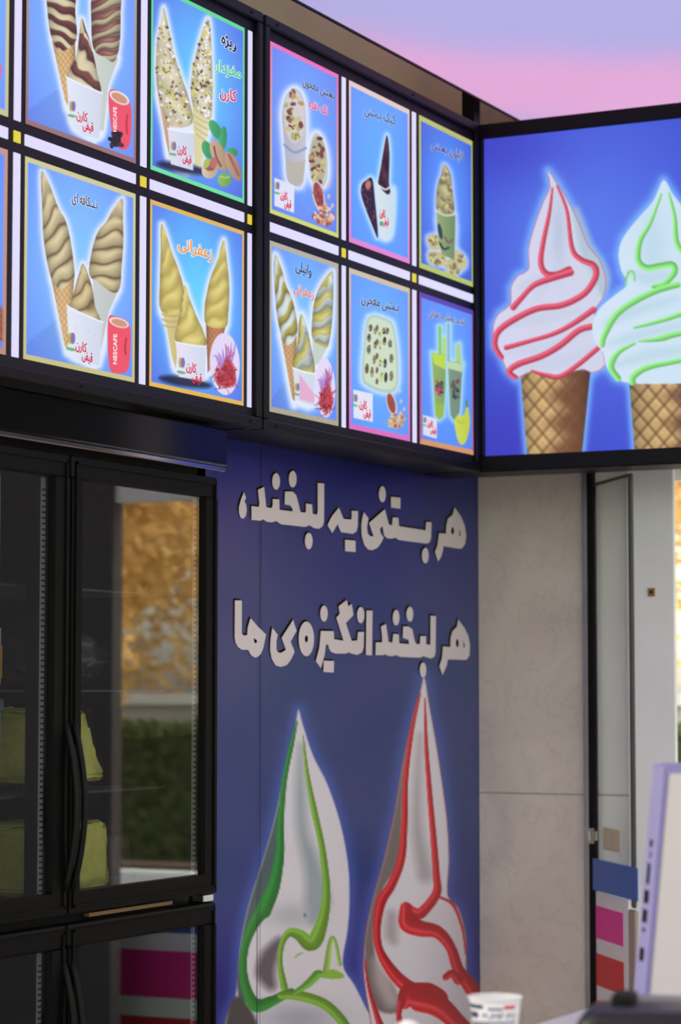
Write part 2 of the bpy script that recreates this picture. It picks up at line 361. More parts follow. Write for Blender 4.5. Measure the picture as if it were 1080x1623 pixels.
def shape_text(t):
    if not any(c in FORMS for c in t): return t
    out = []
    for i, c in enumerate(t):
        if c not in FORMS: out.append(c); continue
        p = i > 0 and t[i-1] in FORMS and t[i-1] not in NOJOIN
        n = i+1 < len(t) and t[i+1] in FORMS and c not in NOJOIN
        out.append(FORMS[c][(3 if n else 1) if p else (2 if n else 0)])
    return ''.join(reversed(out))
TXT = {}
def text_polys(t):
    """outline contours of a line of text, (width, list of (outer, holes))"""
    if t in TXT: return TXT[t]
    cu = bpy.data.curves.new('text', 'FONT'); cu.body = shape_text(t); cu.resolution_u = 2
    o = bpy.data.objects.new('text', cu); COL.objects.link(o); dg = bpy.context.evaluated_depsgraph_get()
    oc = o.evaluated_get(dg).to_curve(dg); cs = []
    for sp in oc.splines:
        bp = sp.bezier_points; P = []
        for k in range(len(bp)):
            a, b = bp[k], bp[(k+1) % len(bp)]
            for tt in (0, .34, .67):
                q = 1-tt; P.append(tuple((a.co*q**3+a.handle_right*3*q*q*tt+b.handle_left*3*q*tt*tt+b.co*tt**3)[:2]))
        P = np.array(P); P = P[np.r_[True, np.hypot(*np.diff(P, axis=0).T) > 1e-4]]
        if len(P) > 2: cs.append(P)
    o.evaluated_get(dg).to_curve_clear(); bpy.data.objects.remove(o); bpy.data.curves.remove(cu)
    ar = [.5*np.sum(P[:, 0]*np.roll(P[:, 1], -1)-np.roll(P[:, 0], -1)*P[:, 1]) for P in cs]
    sg = np.sign(ar[int(np.argmax(np.abs(ar)))]) if ar else 1
    outs = [[P, []] for P, a in zip(cs, ar) if a*sg > 0]
    for P, a in zip(cs, ar):
        if a*sg < 0:
            c = [g for g in outs if sdpoly(P[:1, 0], P[:1, 1], g[0])[0] < 0]
            if c: min(c, key=lambda g: np.ptp(g[0][:, 0]))[1].append(P)
    x0 = min((P[:, 0].min() for P in cs), default=0); x1 = max((P[:, 0].max() for P in cs), default=1)
    TXT[t] = (x0, x1, outs); return TXT[t]
def flat_polys(face, groups, lift, name, m, parent, shifts=((0, 0),)):
    vs, fs = [], []
    for dx, dy in shifts:
        for outer, holes in groups:
            loops = [[Vector((p[0]+dx, p[1]+dy, 0)) for p in L] for L in [outer]+list(holes)]; base = len(vs)
            for L in loops: vs += [face.world(p.x, p.y, lift) for p in L]
            fs += [tuple(base+k for k in t) for t in tessellate_polygon(loops)]
    return put(name, vs, fs, m, parent)
def ring(r, n=8): return [(r*math.cos(2*math.pi*k/n), r*math.sin(2*math.pi*k/n)) for k in range(n)]
def write(face, t, a, b, em_px, col, parent, edge=None, er=1.1, bold=.35, rot=False, lift=.0012):
    """text between baseline ends a and b; em_px = letter size across the line"""
    x0, x1, G = text_polys(t); a, b = np.array(a, float), np.array(b, float); e = (b-a)/(x1-x0)
    up = np.array([0, -em_px]) if not rot else np.array([-em_px, 0])
    f = lambda P: [tuple(a+e*(p[0]-x0)+up*p[1]) for p in P]
    groups = [(f(o), [f(h) for h in H]) for o, H in G]
    solid = [(o, []) for o, H in groups]
    if edge: flat_polys(face, solid, lift*.5, 'lettering_outline', em(edge), parent, ring(er))
    return flat_polys(face, groups, lift, 'lettering', em(col), parent, [(0, 0)]+(ring(bold, 4) if bold else []))

# ------------------------------------------------------------------ picture motifs
CREAM, DKB = (208, 194, 152), (96, 72, 44)
def backdrop(a, mid, rim, btop, bbot, bside=None, facet=False):
    t = np.clip(np.hypot((a.u-.5)*1.5, (a.v-.45)*1.4), 0, 1)[:, None]**1.4
    t = t*.85; a.C[:] = np.minimum(255, (np.asarray(mid)*(1-t)+np.asarray(rim)*t)*1.03+(6, 6, 0))
    if facet:
        m = (a.v > .72) & (a.u < .45) & ((a.v-.74) > (.45-a.u)*.0+ (a.u*-.62+.2)); a.C[m] *= .93
def border(a, btop, bbot, bside=None, w=.024):
    d = np.minimum(np.minimum(a.u, 1-a.u), np.minimum(a.v, 1-a.v)); v = a.v[:, None]
    c = np.asarray(btop)*(1-v)+np.asarray(bbot)*v
    if bside is not None:
        sd = (np.minimum(a.u, 1-a.u) < np.minimum(a.v, 1-a.v))[:, None]; s = np.asarray(bside); c = np.where(sd, s*(.6+.0*v)+c*.4, c)
    a.mix(np.arange(len(a.u)), c, (d < w).astype(float))
def cup(a, P, tint=(228, 232, 246)):
    a.poly(P, tint, sm=False, grad=(205, 214, 232))
    P = np.asarray(P); x0, x1 = P[:, 0].min(), P[:, 0].max(); a.stroke([P[0], (P[0]+P[1])/2+(0, 1.5), P[1]], 1.1, (240, 243, 252))
def balloon(a, x, y, s):
    for dx, c in ((-.22, (90, 170, 80)), (-.1, (230, 200, 70)), (.0, (220, 80, 90)), (.14, (90, 120, 200))): a.ell(x+dx*s*1.6, y, s*.34, s, c, 0, .5, .85)
    a.ell(x-.2*s, y+1.9*s, s*.9, s*.3, (80, 170, 90), .2, .5, .8)
def logo(face, par, x, y, w, s):
    """the two red words of the parlour's mark"""
    sl = .36*w; s = s*1.55
    write(face, 'کارن', (x, y), (x+w*.72, y+sl*.72), s, (214, 50, 80), par, None, 0, .4)
    write(face, 'قیفی', (x+w*.42, y+s*.66+sl*.3), (x+w*1.1, y+s*.66+sl), s, (214, 50, 80), par, None, 0, .4)
def mug(a, t):
    pass

def paint_1u(a):
    t = T(0, 0, 4.696); backdrop(a, (120, 178, 255), (98, 128, 240), 0, 0, facet=True)
    li = t(335, -120, 545, -120, 560, 100, 565, 300, 450, 382, 390, 300, 362, 180, 345, 0); lc = t(385, 300, 450, 382, 558, 290, 560, 520, 500, 785, 480, 740)
    ri = t(700, -120, 890, -120, 898, 100, 890, 330, 850, 455, 780, 425, 700, 370, 680, 200); rs = t(700, 365, 880, 430, 805, 640, 770, 970, 730, 970, 690, 600)
    mi = t(605, 135, 640, 220, 680, 340, 722, 540, 748, 690, 620, 650, 510, 590, 500, 540, 560, 430, 582, 320); cp = t(490, 570, 760, 690, 735, 1030, 610, 1005, 520, 910)
    for P in (li, lc, ri, rs, mi, cp): a.glow(P, 6)
    a.waffle(lc, (214, 180, 128), (176, 132, 84), 7); a.serve(li, t(450, -420)[0], t(470, 380)[0], 7, .45, (120, 70, 62), (70, 38, 40), (235, 225, 190), (205, 196, 158))
    a.poly(rs, (205, 212, 206), sm=False, grad=(190, 198, 190)); a.serve(ri, t(800, -420)[0], t(790, 455)[0], 8, -.4, (205, 196, 158), (84, 52, 50), (240, 232, 205), (124, 76, 68))
    a.serve(mi, t(605, 120)[0], t(640, 690)[0], 2.6, .5, (132, 82, 72), (74, 42, 42), (225, 205, 180), (214, 205, 170)); cup(a, cp)
    balloon(a, *t(540, 790)[0], 8)
    mg = t(808, 690, 890, 680, 970, 770, 976, 960, 955, 1090, 890, 1105, 835, 1000); a.poly(mg, (235, 84, 104)); a.ell(*t(888, 725)[0], 17, 9, (236, 228, 228), .5); a.ell(*t(888, 727)[0], 14, 6.5, (205, 150, 120), .5)
    a.stroke(t(948, 850, 940, 920, 945, 990), 1.5, (190, 50, 74))
    a.speck(t(815, 975, 890, 985, 920, 1080, 820, 1085), 60, [(40, 26, 40), (66, 48, 62), (28, 18, 30)], 2, 4)
    border(a, (176, 170, 150), (150, 112, 118))
def paint_1l(a):
    t = T(0, 220, 3.687); backdrop(a, (124, 186, 255), (92, 126, 238), 0, 0, facet=True)
    li = t(240, 190, 290, 270, 340, 400, 385, 480, 415, 600, 438, 770, 430, 820, 365, 875, 310, 830, 275, 700, 255, 560, 248, 420); lc = t(305, 820, 365, 880, 438, 800, 428, 960, 402, 1228, 385, 1210)
    ri = t(715, 345, 718, 440, 722, 600, 712, 760, 705, 860, 670, 900, 580, 840, 525, 790, 540, 650, 575, 540, 625, 480, 655, 420); rs = t(545, 820, 600, 850, 692, 888, 640, 1010, 598, 1230, 560, 1050)
    mi = t(485, 728, 510, 770, 545, 880, 560, 980, 592, 1068, 500, 1050, 415, 1000, 440, 880, 465, 790); cp = t(395, 975, 605, 1070, 587, 1322, 480, 1300, 410, 1245)
    for P in (li, lc, ri, rs, mi, cp): a.glow(P, 6)
    a.waffle(lc, (214, 180, 132), (176, 134, 88), 7); a.serve(li, t(240, 190)[0], t(375, 880)[0], 6.5, -.5, CREAM, DKB, (238, 228, 198))
    a.poly(rs, (200, 206, 205), sm=False, grad=(186, 192, 190)); a.serve(ri, t(715, 345)[0], t(625, 900)[0], 6.2, -.28, (206, 190, 146), DKB, (238, 226, 194))
    a.serve(mi, t(485, 728)[0], t(500, 1060)[0], 2.6, -.4, (204, 184, 136), DKB, (234, 220, 186)); cup(a, cp); balloon(a, *t(428, 1165)[0], 9)
    for x, y in ((520, 1120), (560, 1150), (450, 1105)): a.ell(*t(x, y)[0], 2.6, 1.6, (236, 190, 220), .4, .6, .7)
    mg = t(635, 1060, 680, 1035, 760, 1082, 766, 1240, 750, 1350, 700, 1366, 645, 1330); a.poly(mg, (236, 84, 104)); a.ell(*t(700, 1072)[0], 16, 7.5, (238, 226, 226), .3); a.ell(*t(702, 1074)[0], 13, 5.5, (206, 150, 122), .3)
    a.stroke(t(742, 1165, 736, 1210, 740, 1255), 1.5, (186, 48, 72))
    border(a, (206, 202, 150), (200, 192, 132))
def paint_2u(a):
    t = T(210, 0, 4.636); backdrop(a, (92, 192, 255), (76, 84, 214), 0, 0)
    li = t(230, 50, 262, 180, 310, 400, 370, 580, 412, 700, 445, 900, 300, 930, 250, 880, 190, 700, 172, 520, 180, 300, 205, 180); lc = t(185, 690, 265, 730, 275, 1160, 250, 1050)
    ri = t(552, 135, 574, 200, 585, 400, 592, 640, 580, 860, 520, 850, 450, 780, 432, 640, 450, 480, 500, 280); rs = t(445, 770, 582, 855, 535, 1100, 512, 1225, 460, 1200); cp = t(258, 940, 458, 970, 450, 1250, 282, 1205)
    for P in (li, lc, ri, rs, cp): a.glow(P, 6)
    a.ell(*t(370, 1232)[0], 42, 8.5, (22, 30, 60), .16, 4, .9)
    a.poly(lc, (216, 178, 138), sm=False, grad=(196, 150, 110)); a.poly(rs, (214, 206, 150), sm=False, grad=(226, 222, 190))
    for k in range(4): a.stroke(t(452+k*6, 840+k*45, 520, 880+k*45, 572-k*8, 900+k*45), .9, (190, 180, 120))
    for P, tp, bt in ((li, (230, 50), (330, 930)), (ri, (552, 135), (510, 860))):
        a.serve(P, t(*tp)[0], t(*bt)[0], 3, .3, (234, 226, 196), (190, 170, 120), (246, 244, 240), amount=.5)
        a.speck(P, 150, [(214, 196, 96), (150, 168, 84), (240, 240, 246), (110, 84, 50), (226, 206, 110), (92, 60, 60)], 1., 2.4)
        a.speck(P, 70, [(236, 236, 240), (228, 226, 226)], 1., 2.2); a.speck(P, 70, [(150, 140, 70), (104, 80, 54), (206, 186, 90)], .8, 1.8)
    cup(a, cp, (222, 220, 240)); balloon(a, *t(305, 1070)[0], 7)
    for x, y, rx, ry, an in ((615, 945, 8, 17, -.5), (672, 1010, 6, 20, .05), (740, 1110, 9, 7, .3), (555, 1095, 8, 15, -.35)): a.ell(*t(x, y)[0], rx, ry, (72, 176, 110), an, .7, 1, (50, 140, 90))
    for x, y, rx, ry, an, c in ((640, 1135, 11, 27, -.4, (206, 176, 140)), (748, 1215, 9.5, 25, -.42, (196, 160, 130)), (575, 1240, 13, 15, .5, (222, 200, 170))): a.ell(*t(x, y)[0], rx, ry, c, an, .7, 1, tuple(k*.8 for k in c))
    a.stroke(t(605, 1070, 620, 1140, 655, 1215), 1.6, (140, 80, 80)); a.stroke(t(715, 1130, 745, 1190, 785, 1275), 2.2, (158, 100, 100)); a.ell(*t(575, 1215)[0], 9, 8, (150, 92, 70)); a.ell(*t(550, 1195)[0], 5, 8, (170, 190, 90), .3); a.ell(*t(602, 1190)[0], 6, 9, (190, 110, 100), .2)
    a.ell(*t(683, 1315)[0], 11, 11, (140, 190, 90), .2, .7, 1, (110, 160, 70)); a.stroke(t(650, 1290, 690, 1300, 720, 1290), 1, (180, 214, 130))
    border(a, (98, 214, 152), (112, 222, 164), w=.022)
def saffron(a, cx, cy, rx, ry, an):
    P = a.ell(cx, cy, rx, ry, (226, 214, 244), an); 
    for k in range(6): a.stroke([(cx-rx*.2+k, cy+ry*.35), (cx-rx*(.5-.2*k), cy-ry*.2), (cx-rx*(.75-.3*k), cy-ry*(.25+.11*k))], [2.6, 2, .5], (164, 124, 206), a=.8)
    Q = [(cx-rx*.6, cy+ry*.45), (cx-rx*.1, cy+ry*.05), (cx+rx*.35, cy-ry*.15), (cx+rx*.75, cy+ry*.45), (cx+rx*.5, cy+ry*.72), (cx-rx*.3, cy+ry*.7)]
    a.poly(Q, (176, 54, 66), 2.5)
    for k in range(70):
        th = RNG.random()*6.28; r = RNG.random()**.6; x, y = cx+rx*.1+math.cos(th)*r*rx*.75, cy+ry*.38+math.sin(th)*r*ry*.42
        a.stroke([(x, y), (x+RNG.normal()*3, y+RNG.normal()*4), (x+RNG.normal()*5, y+RNG.normal()*6)], .55, [(150, 34, 46), (206, 84, 84), (128, 26, 40), (190, 60, 90)][k % 4], .5, k=3)
    for k in range(4): a.stroke([(cx, cy-ry*.1), (cx+rx*(.1+.15*k), cy-ry*.3), (cx+rx*(.05+.18*k), cy-ry*(.62-.08*k))], .7, (178, 60, 110))
def paint_2l(a):
    t = T(210, 290, 4.059); backdrop(a, (92, 196, 255), (78, 96, 222), 0, 0)
    li = t(185, 265, 215, 320, 250, 430, 300, 560, 332, 680, 318, 825, 188, 820, 178, 640, 183, 450); lc = t(188, 815, 322, 830, 305, 930, 285, 1190, 258, 1110, 225, 930)
    mi = t(335, 655, 370, 740, 420, 860, 462, 950, 474, 1042, 285, 1018, 305, 850); ri = t(590, 358, 610, 480, 628, 660, 622, 830, 602, 922, 482, 908, 468, 800, 485, 690, 510, 590, 555, 480); rc = t(478, 900, 604, 915, 560, 1100, 490, 1215); cp = t(282, 1018, 478, 1045, 470, 1268, 305, 1240)
    for P in (li, lc, mi, ri, rc, cp): a.glow(P, 6)
    a.ell(*t(345, 1272)[0], 42, 8, (20, 26, 52), .14, 3.5, .9)
    a.poly(lc, (216, 204, 140), sm=False, grad=(198, 180, 118))
    for k in range(3): a.stroke(t(195, 840+k*35, 250, 855+k*35, 318, 848+k*32), 1., (186, 166, 104))
    Y1, Y2 = (226, 208, 120), (180, 150, 70)
    a.serve(li, t(188, 265)[0], t(255, 825)[0], 4.2, -.4, Y1, Y2, (244, 234, 176), amount=.7); a.serve(mi, t(335, 655)[0], t(375, 1040)[0], 2.6, -.5, (228, 210, 122), Y2, (246, 236, 180), amount=.7)
    a.waffle(rc, (190, 130, 86), (150, 94, 62), 6); a.serve(ri, t(590, 358)[0], t(545, 920)[0], 4.6, -.45, (224, 206, 116), Y2, (246, 238, 184), amount=.75)
    cup(a, cp, (234, 226, 246)); balloon(a, *t(325, 1150)[0], 8); saffron(a, *t(600, 1155)[0], 24, 49, -.04)
    border(a, (222, 180, 92), (226, 182, 84))
NUTS = [(120, 70, 62), (186, 150, 100), (150, 100, 70), (206, 190, 130), (92, 60, 56), (170, 176, 110)]
def paint_au(a):
    t = T(410, 50, 4.772); backdrop(a, (104, 160, 250), (96, 116, 226), 0, 0)
    e1 = (265, 660); P1 = t(180, 780, 172, 640, 195, 520, 240, 455, 290, 450, 335, 520, 355, 660, 352, 880, 330, 1160, 270, 1192, 210, 1140, 195, 960); P2 = t(375, 950, 400, 820, 435, 780, 480, 830, 515, 960, 515, 1120, 480, 1190, 410, 1170, 380, 1080)
    a.glow(P1, 7); a.glow(P2, 7)
    a.poly(P1, (176, 176, 196), grad=(196, 196, 206)); q = a.ell(*t(*e1)[0], 17, 43, (206, 204, 204), -.03); a.speck(q, 45, NUTS, 2.2, 4.2); a.poly(t(200, 985, 270, 1010, 350, 990, 330, 1160, 270, 1190, 212, 1135), (186, 180, 172), sm=False); a.stroke(t(190, 880, 265, 935, 352, 900), 2, (140, 156, 196))
    a.poly(P2, (196, 200, 196)); q = a.ell(*t(445, 985)[0], 13, 38, (180, 176, 150)); a.speck(q, 50, NUTS, 1.8, 3.6)
    q = a.ell(*t(447, 1260)[0], 9.5, 25, (214, 196, 196), -.2); q = a.ell(*t(447, 1255)[0], 7, 21, (150, 74, 66), -.2); a.speck(q, 25, [(176, 92, 78), (130, 58, 54)], 1.2, 2.2)
    P = t(390, 1420, 440, 1360, 500, 1300, 560, 1380, 572, 1440, 520, 1475, 430, 1460); a.speck(P, 110, [(196, 140, 110), (226, 180, 140), (160, 90, 76), (236, 200, 170)], 1.4, 3)
    for x, y in ((525, 1175), (525, 1260), (552, 1330)): a.ell(*t(x, y)[0], 2.4, 4, (206, 186, 190), .3)
    a.poly(t(115, 1130, 265, 1185, 262, 1390, 115, 1340), (224, 226, 246), sm=False); balloon(a, *t(138, 1190)[0], 6)
    border(a, (236, 112, 186), (206, 216, 112))
def paint_al(a):
    t = T(410, 370, 4.637); backdrop(a, (112, 182, 255), (88, 118, 232), 0, 0, facet=True)
    li = t(118, 172, 160, 260, 200, 400, 245, 500, 278, 650, 278, 760, 215, 838, 165, 765, 130, 600, 116, 430, 108, 280); lc = t(162, 765, 215, 838, 278, 765, 268, 950, 264, 1245, 245, 1225)
    ri = t(535, 285, 548, 340, 542, 600, 522, 780, 490, 850, 395, 785, 392, 640, 410, 500, 460, 380); rs = t(392, 785, 500, 850, 445, 960, 400, 985); mi = t(312, 603, 345, 680, 380, 830, 412, 1025, 340, 1028, 248, 995, 285, 800, 292, 680); cp = t(248, 1000, 412, 1042, 402, 1275, 270, 1232)
    for P in (li, lc, ri, rs, mi, cp): a.glow(P, 7)
    a.waffle(lc, (204, 160, 108), (166, 118, 76), 6); V, Y = (206, 216, 214), (196, 184, 92)
    a.serve(li, t(118, 172)[0], t(220, 838)[0], 4.6, -.5, Y, (96, 90, 50), (236, 240, 236), V, crease=.6); a.poly(rs, (196, 206, 200), sm=False)
    a.serve(ri, t(535, 285)[0], t(450, 850)[0], 4.4, -.3, V, (110, 106, 60), (240, 244, 240), Y, crease=.6); a.serve(mi, t(312, 603)[0], t(330, 1028)[0], 2.2, -.5, V, (110, 106, 60), (240, 244, 240), Y, crease=.5)
    cup(a, cp, (214, 222, 230)); balloon(a, *t(285, 1140)[0], 6); a.poly(t(298, 1045, 412, 1195, 408, 1255, 300, 1232), (226, 172, 206), sm=False); saffron(a, *t(487, 1140)[0], 16, 47, -.03)
    border(a, (180, 174, 158), (172, 166, 140), w=.03)
def paint_bu(a):
    t = T(540, 120, 4.5); backdrop(a, (92, 162, 255), (88, 134, 244), 0, 0)
    ck = t(148, 790, 180, 755, 225, 740, 245, 900, 266, 1155, 230, 1090, 150, 880); ic = t(335, 425, 352, 560, 347, 760, 357, 835, 330, 850, 268, 800, 290, 650, 310, 530); sv = t(252, 765, 300, 822, 345, 852, 382, 800, 388, 900, 372, 1110, 340, 1172, 285, 1150, 260, 950)
    for P in (ck, ic, sv): a.glow(P, 5, .95, (190, 225, 255))
    a.poly(ck, (58, 30, 46), grad=(44, 22, 40)); a.speck(ck, 50, [(90, 56, 66), (36, 18, 34), (110, 78, 84)], .8, 1.8); a.ell(*t(196, 785)[0], 4.5, 7, (188, 120, 96), .2)
    a.serve(ic, t(335, 425)[0], t(320, 850)[0], 2.4, .4, (76, 36, 44), (36, 14, 24), (150, 90, 90)); a.poly(sv, (216, 228, 236), grad=(200, 220, 232)); a.stroke(t(275, 790, 320, 815, 350, 800), 1.2, (226, 232, 238)); a.ell(*t(290, 1060)[0], 3, 4, (80, 170, 100))
    border(a, (226, 204, 196), (226, 132, 208), w=.03)
def paint_cu(a):
    t = T(540, 120, 4.5); backdrop(a, (86, 146, 252), (58, 74, 190), 0, 0)
    ic = t(740, 630, 782, 680, 800, 800, 808, 985, 700, 965, 683, 905, 695, 780, 722, 700); cp = t(685, 968, 822, 985, 812, 1312, 722, 1275, 700, 1185)
    base = [t(620, 1150, 700, 1140, 715, 1230, 640, 1235), t(630, 1260, 740, 1270, 740, 1350, 640, 1340), t(740, 1330, 830, 1300, 850, 1400, 780, 1415), t(820, 1240, 890, 1290, 890, 1365, 830, 1370)]
    for P in [ic, cp]+base: a.glow(P, 5, .8, (196, 216, 250))
    for P in base: a.poly(P, (196, 186, 132)); a.speck(P, 30, [(214, 206, 160), (160, 150, 90), (126, 116, 84), (206, 198, 140)], 1.4, 3)
    a.serve(ic, t(740, 630)[0], t(750, 985)[0], 3, .5, (186, 178, 120), (110, 96, 72), (224, 218, 180)); a.speck(ic, 45, [(206, 196, 134), (130, 112, 90), (170, 160, 100)], 1.2, 2.6)
    a.poly(cp, (150, 172, 108), sm=False, grad=(112, 138, 84)); a.stroke(t(680, 965, 750, 995, 822, 985), 1.5, (206, 210, 186)); a.ell(*t(710, 1110)[0], 3.4, 13, (52, 66, 70), -.2); a.stroke(t(708, 1195, 735, 1235, 770, 1225), 1.8, (50, 64, 62)); a.stroke(t(745, 1150, 770, 1190, 800, 1165), 1.4, (130, 84, 66))
    border(a, (186, 190, 116), (182, 196, 104), w=.033)
def paint_bl(a):
    t = T(540, 410, 4.5); backdrop(a, (96, 166, 255), (86, 134, 238), 0, 0)
    tr = t(195, 422, 340, 440, 382, 500, 412, 720, 402, 930, 300, 958, 180, 910, 150, 850, 160, 650); a.glow(tr, 6, .95, (196, 226, 250)); a.poly(tr, (176, 202, 196)); a.poly(t(205, 440, 330, 455, 370, 510, 395, 720, 390, 905, 300, 935, 190, 890, 165, 830, 175, 650), (204, 220, 196))
    for r, (xs, ys) in enumerate((((210, 200, 198, 185), (500, 570, 655, 790)), ((245, 245, 238, 222), (520, 620, 725, 815)), ((280, 280, 282, 290), (545, 620, 740, 850)), ((308, 312, 316, 322), (520, 590, 750, 850)), ((330, 352, 362, 362), (520, 610, 715, 840)))):
        for k, (x, y) in enumerate(zip(xs, ys)):
            c = [(96, 96, 76), (130, 116, 90), (196, 214, 130), (48, 40, 48), (112, 118, 84)][r]; q = a.ell(*t(x, y)[0], 2.6+.5*(r in (0, 4)), 5.5+(k*.9), c, .05); a.speck(q, 6, [(180, 176, 130), (60, 50, 50)], .8, 1.4)
    for y in (500, 600, 700, 800, 880): a.ell(*t(258, y)[0], 2.2, 5, (112, 84, 76), .1)
    q = a.ell(*t(365, 1040)[0], 8, 19, (216, 200, 200), -.25); q = a.ell(*t(362, 1035)[0], 6, 16, (150, 76, 66), -.25); P = t(325, 1180, 370, 1110, 430, 1080, 472, 1140, 440, 1195, 390, 1215); a.speck(P, 100, [(196, 150, 110), (226, 190, 150), (140, 80, 76), (206, 170, 120)], 1.3, 2.8)
    for x, y in ((425, 945), (432, 1020), (455, 1075)): a.ell(*t(x, y)[0], 2, 3.4, (196, 196, 200), .3)
    a.poly(t(88, 940, 228, 968, 228, 1168, 90, 1140), (226, 226, 244), sm=False); balloon(a, *t(104, 1000)[0], 6)
    border(a, (206, 190, 162), (214, 112, 194), w=.032)
def paint_cl(a):
    t = T(540, 410, 4.5); backdrop(a, (84, 150, 255), (84, 120, 226), 0, 0)
    c1 = t(648, 668, 750, 690, 750, 900, 736, 1120, 705, 1146, 680, 1120, 664, 900); c2 = t(765, 725, 872, 742, 852, 1090, 815, 1152, 785, 1110)
    st = [t(695, 480, 716, 480, 720, 690, 698, 690), t(758, 460, 778, 460, 780, 730, 760, 730), t(728, 560, 752, 560, 752, 700, 722, 700), t(826, 610, 850, 600, 862, 760, 822, 760)]
    for P in [c1, c2]+st: a.glow(P, 5, .9, (170, 222, 240), sm=False)
    for P, c in zip(st, ((126, 196, 110), (130, 180, 214), (176, 214, 110), (170, 206, 120))): a.poly(P, c, sm=False)
    a.poly(c1, (146, 176, 90), sm=False, grad=(128, 160, 96)); a.poly(t(650, 672, 750, 690, 750, 790, 664, 750), (186, 216, 70), sm=False); a.poly(t(668, 1010, 700, 1040, 740, 1030, 736, 1110, 705, 1146, 682, 1118), (150, 186, 60), sm=False)
    a.poly(c2, (124, 150, 120), sm=False, grad=(112, 140, 118)); a.poly(t(765, 728, 872, 745, 868, 805, 768, 780), (184, 214, 170), sm=False)
    for x in (705, 815): a.speck(t(x-28, 850, x+28, 860, x+30, 1000, x-25, 990), 26, [(60, 60, 66), (130, 62, 80), (60, 110, 66), (176, 80, 96)], 1.5, 3.4)
    bn = t(905, 1015, 920, 1090, 926, 1180, 902, 1290, 870, 1322, 838, 1285, 815, 1170, 832, 1118, 880, 1108, 897, 1060); a.poly(bn, (206, 218, 76), grad=(190, 204, 60)); a.stroke(t(835, 1150, 865, 1170, 885, 1150), 1, (196, 170, 80)); a.stroke(t(900, 1010, 906, 1050), 1.5, (96, 130, 60))
    a.poly(t(588, 1115, 690, 1140, 688, 1282, 590, 1256), (220, 220, 240), sm=False); balloon(a, *t(602, 1150)[0], 4.5)
    border(a, (84, 66, 178), (214, 152, 100), (170, 60, 150), w=.035)
def paint_0u(a):
    backdrop(a, (120, 178, 255), (98, 134, 246), 0, 0); a.ell(-6, 110, 9, 15, (235, 84, 104)); a.ell(-90, 20, 40, 90, (230, 236, 244), .1, 4); border(a, (206, 202, 150), (196, 196, 150))
def paint_0l(a):
    backdrop(a, (110, 170, 255), (84, 118, 244), 0, 0); a.waffle([(-40, 470), (2, 482), (8, 540), (-30, 548)], (180, 110, 90), (130, 70, 60), 6); a.ell(-90, 380, 40, 90, (226, 220, 200), .1, 4); border(a, (196, 150, 130), (186, 140, 118))

# ------------------------------------------------------------------ backlit menu boards
YF = 2.80
Zt, Za, Zb, Zc = 3.079, 2.656, 2.589, 2.173; ZB0, ZB1 = 2.611, 2.634
def menu_board(name, label, x0, x1, cols, strips, texts):
    R = thing(name, ((x0+x1)/2, 2.9, 2.125), label, 'menu board', 'backlit menu boards')
    box('housing', (x0+.004, YF+.012, 2.129), (x1-.004, 2.98, 3.129), K['black'], R)
    box('face_sheet', (x0+.004, YF+.002, 2.13), (x1-.004, YF+.012, 3.128), K['black2'], R)
    rails = [((x0, YF-.012, 2.125), (x1, YF+.03, 2.151)), ((x0, YF-.012, 3.106), (x1, YF+.03, 3.133)), ((x0, YF-.012, 2.151), (x0+.026, YF+.03, 3.106)), ((x1-.026, YF-.012, 2.151), (x1, YF+.03, 3.106))]
    for a, b in rails: box('frame_rail', a, b, K['black'], R, .004, 2)
    k = 0; n = max(3, int((x1-x0)/.3))
    for z in (2.138, 3.12):
        for i in range(n):
            x = x0+.06+(x1-x0-.12)*i/(n-1); 
            if i % 2 == 0: lathe_y('screw', (x, YF-.0125, z), .004, .0025, K['rubber'], R)
    for (xl, xr, up, lo) in cols:
        for paint, za, zb, quad, tx in ((up[0], Zt, Za, up[1], up[2]), (lo[0], Zb, Zc, lo[1], lo[2])):
            if quad is None: quad = [project((x, YF, z)) for x, z in ((xl, za), (xr, za), (xr, zb), (xl, zb))]
            elif quad[0] is None: quad = [project((xl, YF, za)), project((xr, YF, za))]+quad[2:]
            f = Face((xl, YF, za), (xr-xl, 0, 0), (0, 0, zb-za), (0, -1, 0), quad)
            p = f.grid('menu_panel', 1.25 if xl > 4.1 else 4., paint, K['print'], R)
            for g in tx: g(f, p)
        box('light_strip', (xl, YF-.0005, ZB0), (xr, YF+.003, ZB1), K['strip'], R)
    for xa, xb in strips:
        box('light_strip', (xa, YF-.0005, Za), (xb, YF+.003, Zt), K['strip'], R); box('light_strip', (xa, YF-.0005, Zc), (xb, YF+.003, Zb), K['strip'], R)
        box('accent_square', (xa, YF-.0005, ZB0), (xb, YF+.003, ZB1), K['yellow'], R)
    return R
def lathe_y(name, c, r, d, m, parent, n=10):
    vs = []; 
    for y in (c[1]-d/2, c[1]+d/2): vs += [(c[0]+r*math.cos(2*math.pi*k/n), y, c[2]+r*math.sin(2*math.pi*k/n)) for k in range(n)]
    fs = [tuple(range(n)), tuple(range(n, 2*n))[::-1]]+[(k, k+n, (k+1) % n+n, (k+1) % n) for k in range(n)]
    return put(name, vs, fs, m, parent)
WH = (236, 240, 255); INK = (24, 22, 34)
def tx(t, a, b, s, col, edge=WH, er=1.1, bold=.35, rot=False): return lambda f, p: write(f, t, a, b, s, col, p, edge, er, bold, rot)
def lg(x, y, w, s): return lambda f, p: logo(f, p, x, y, w, s)
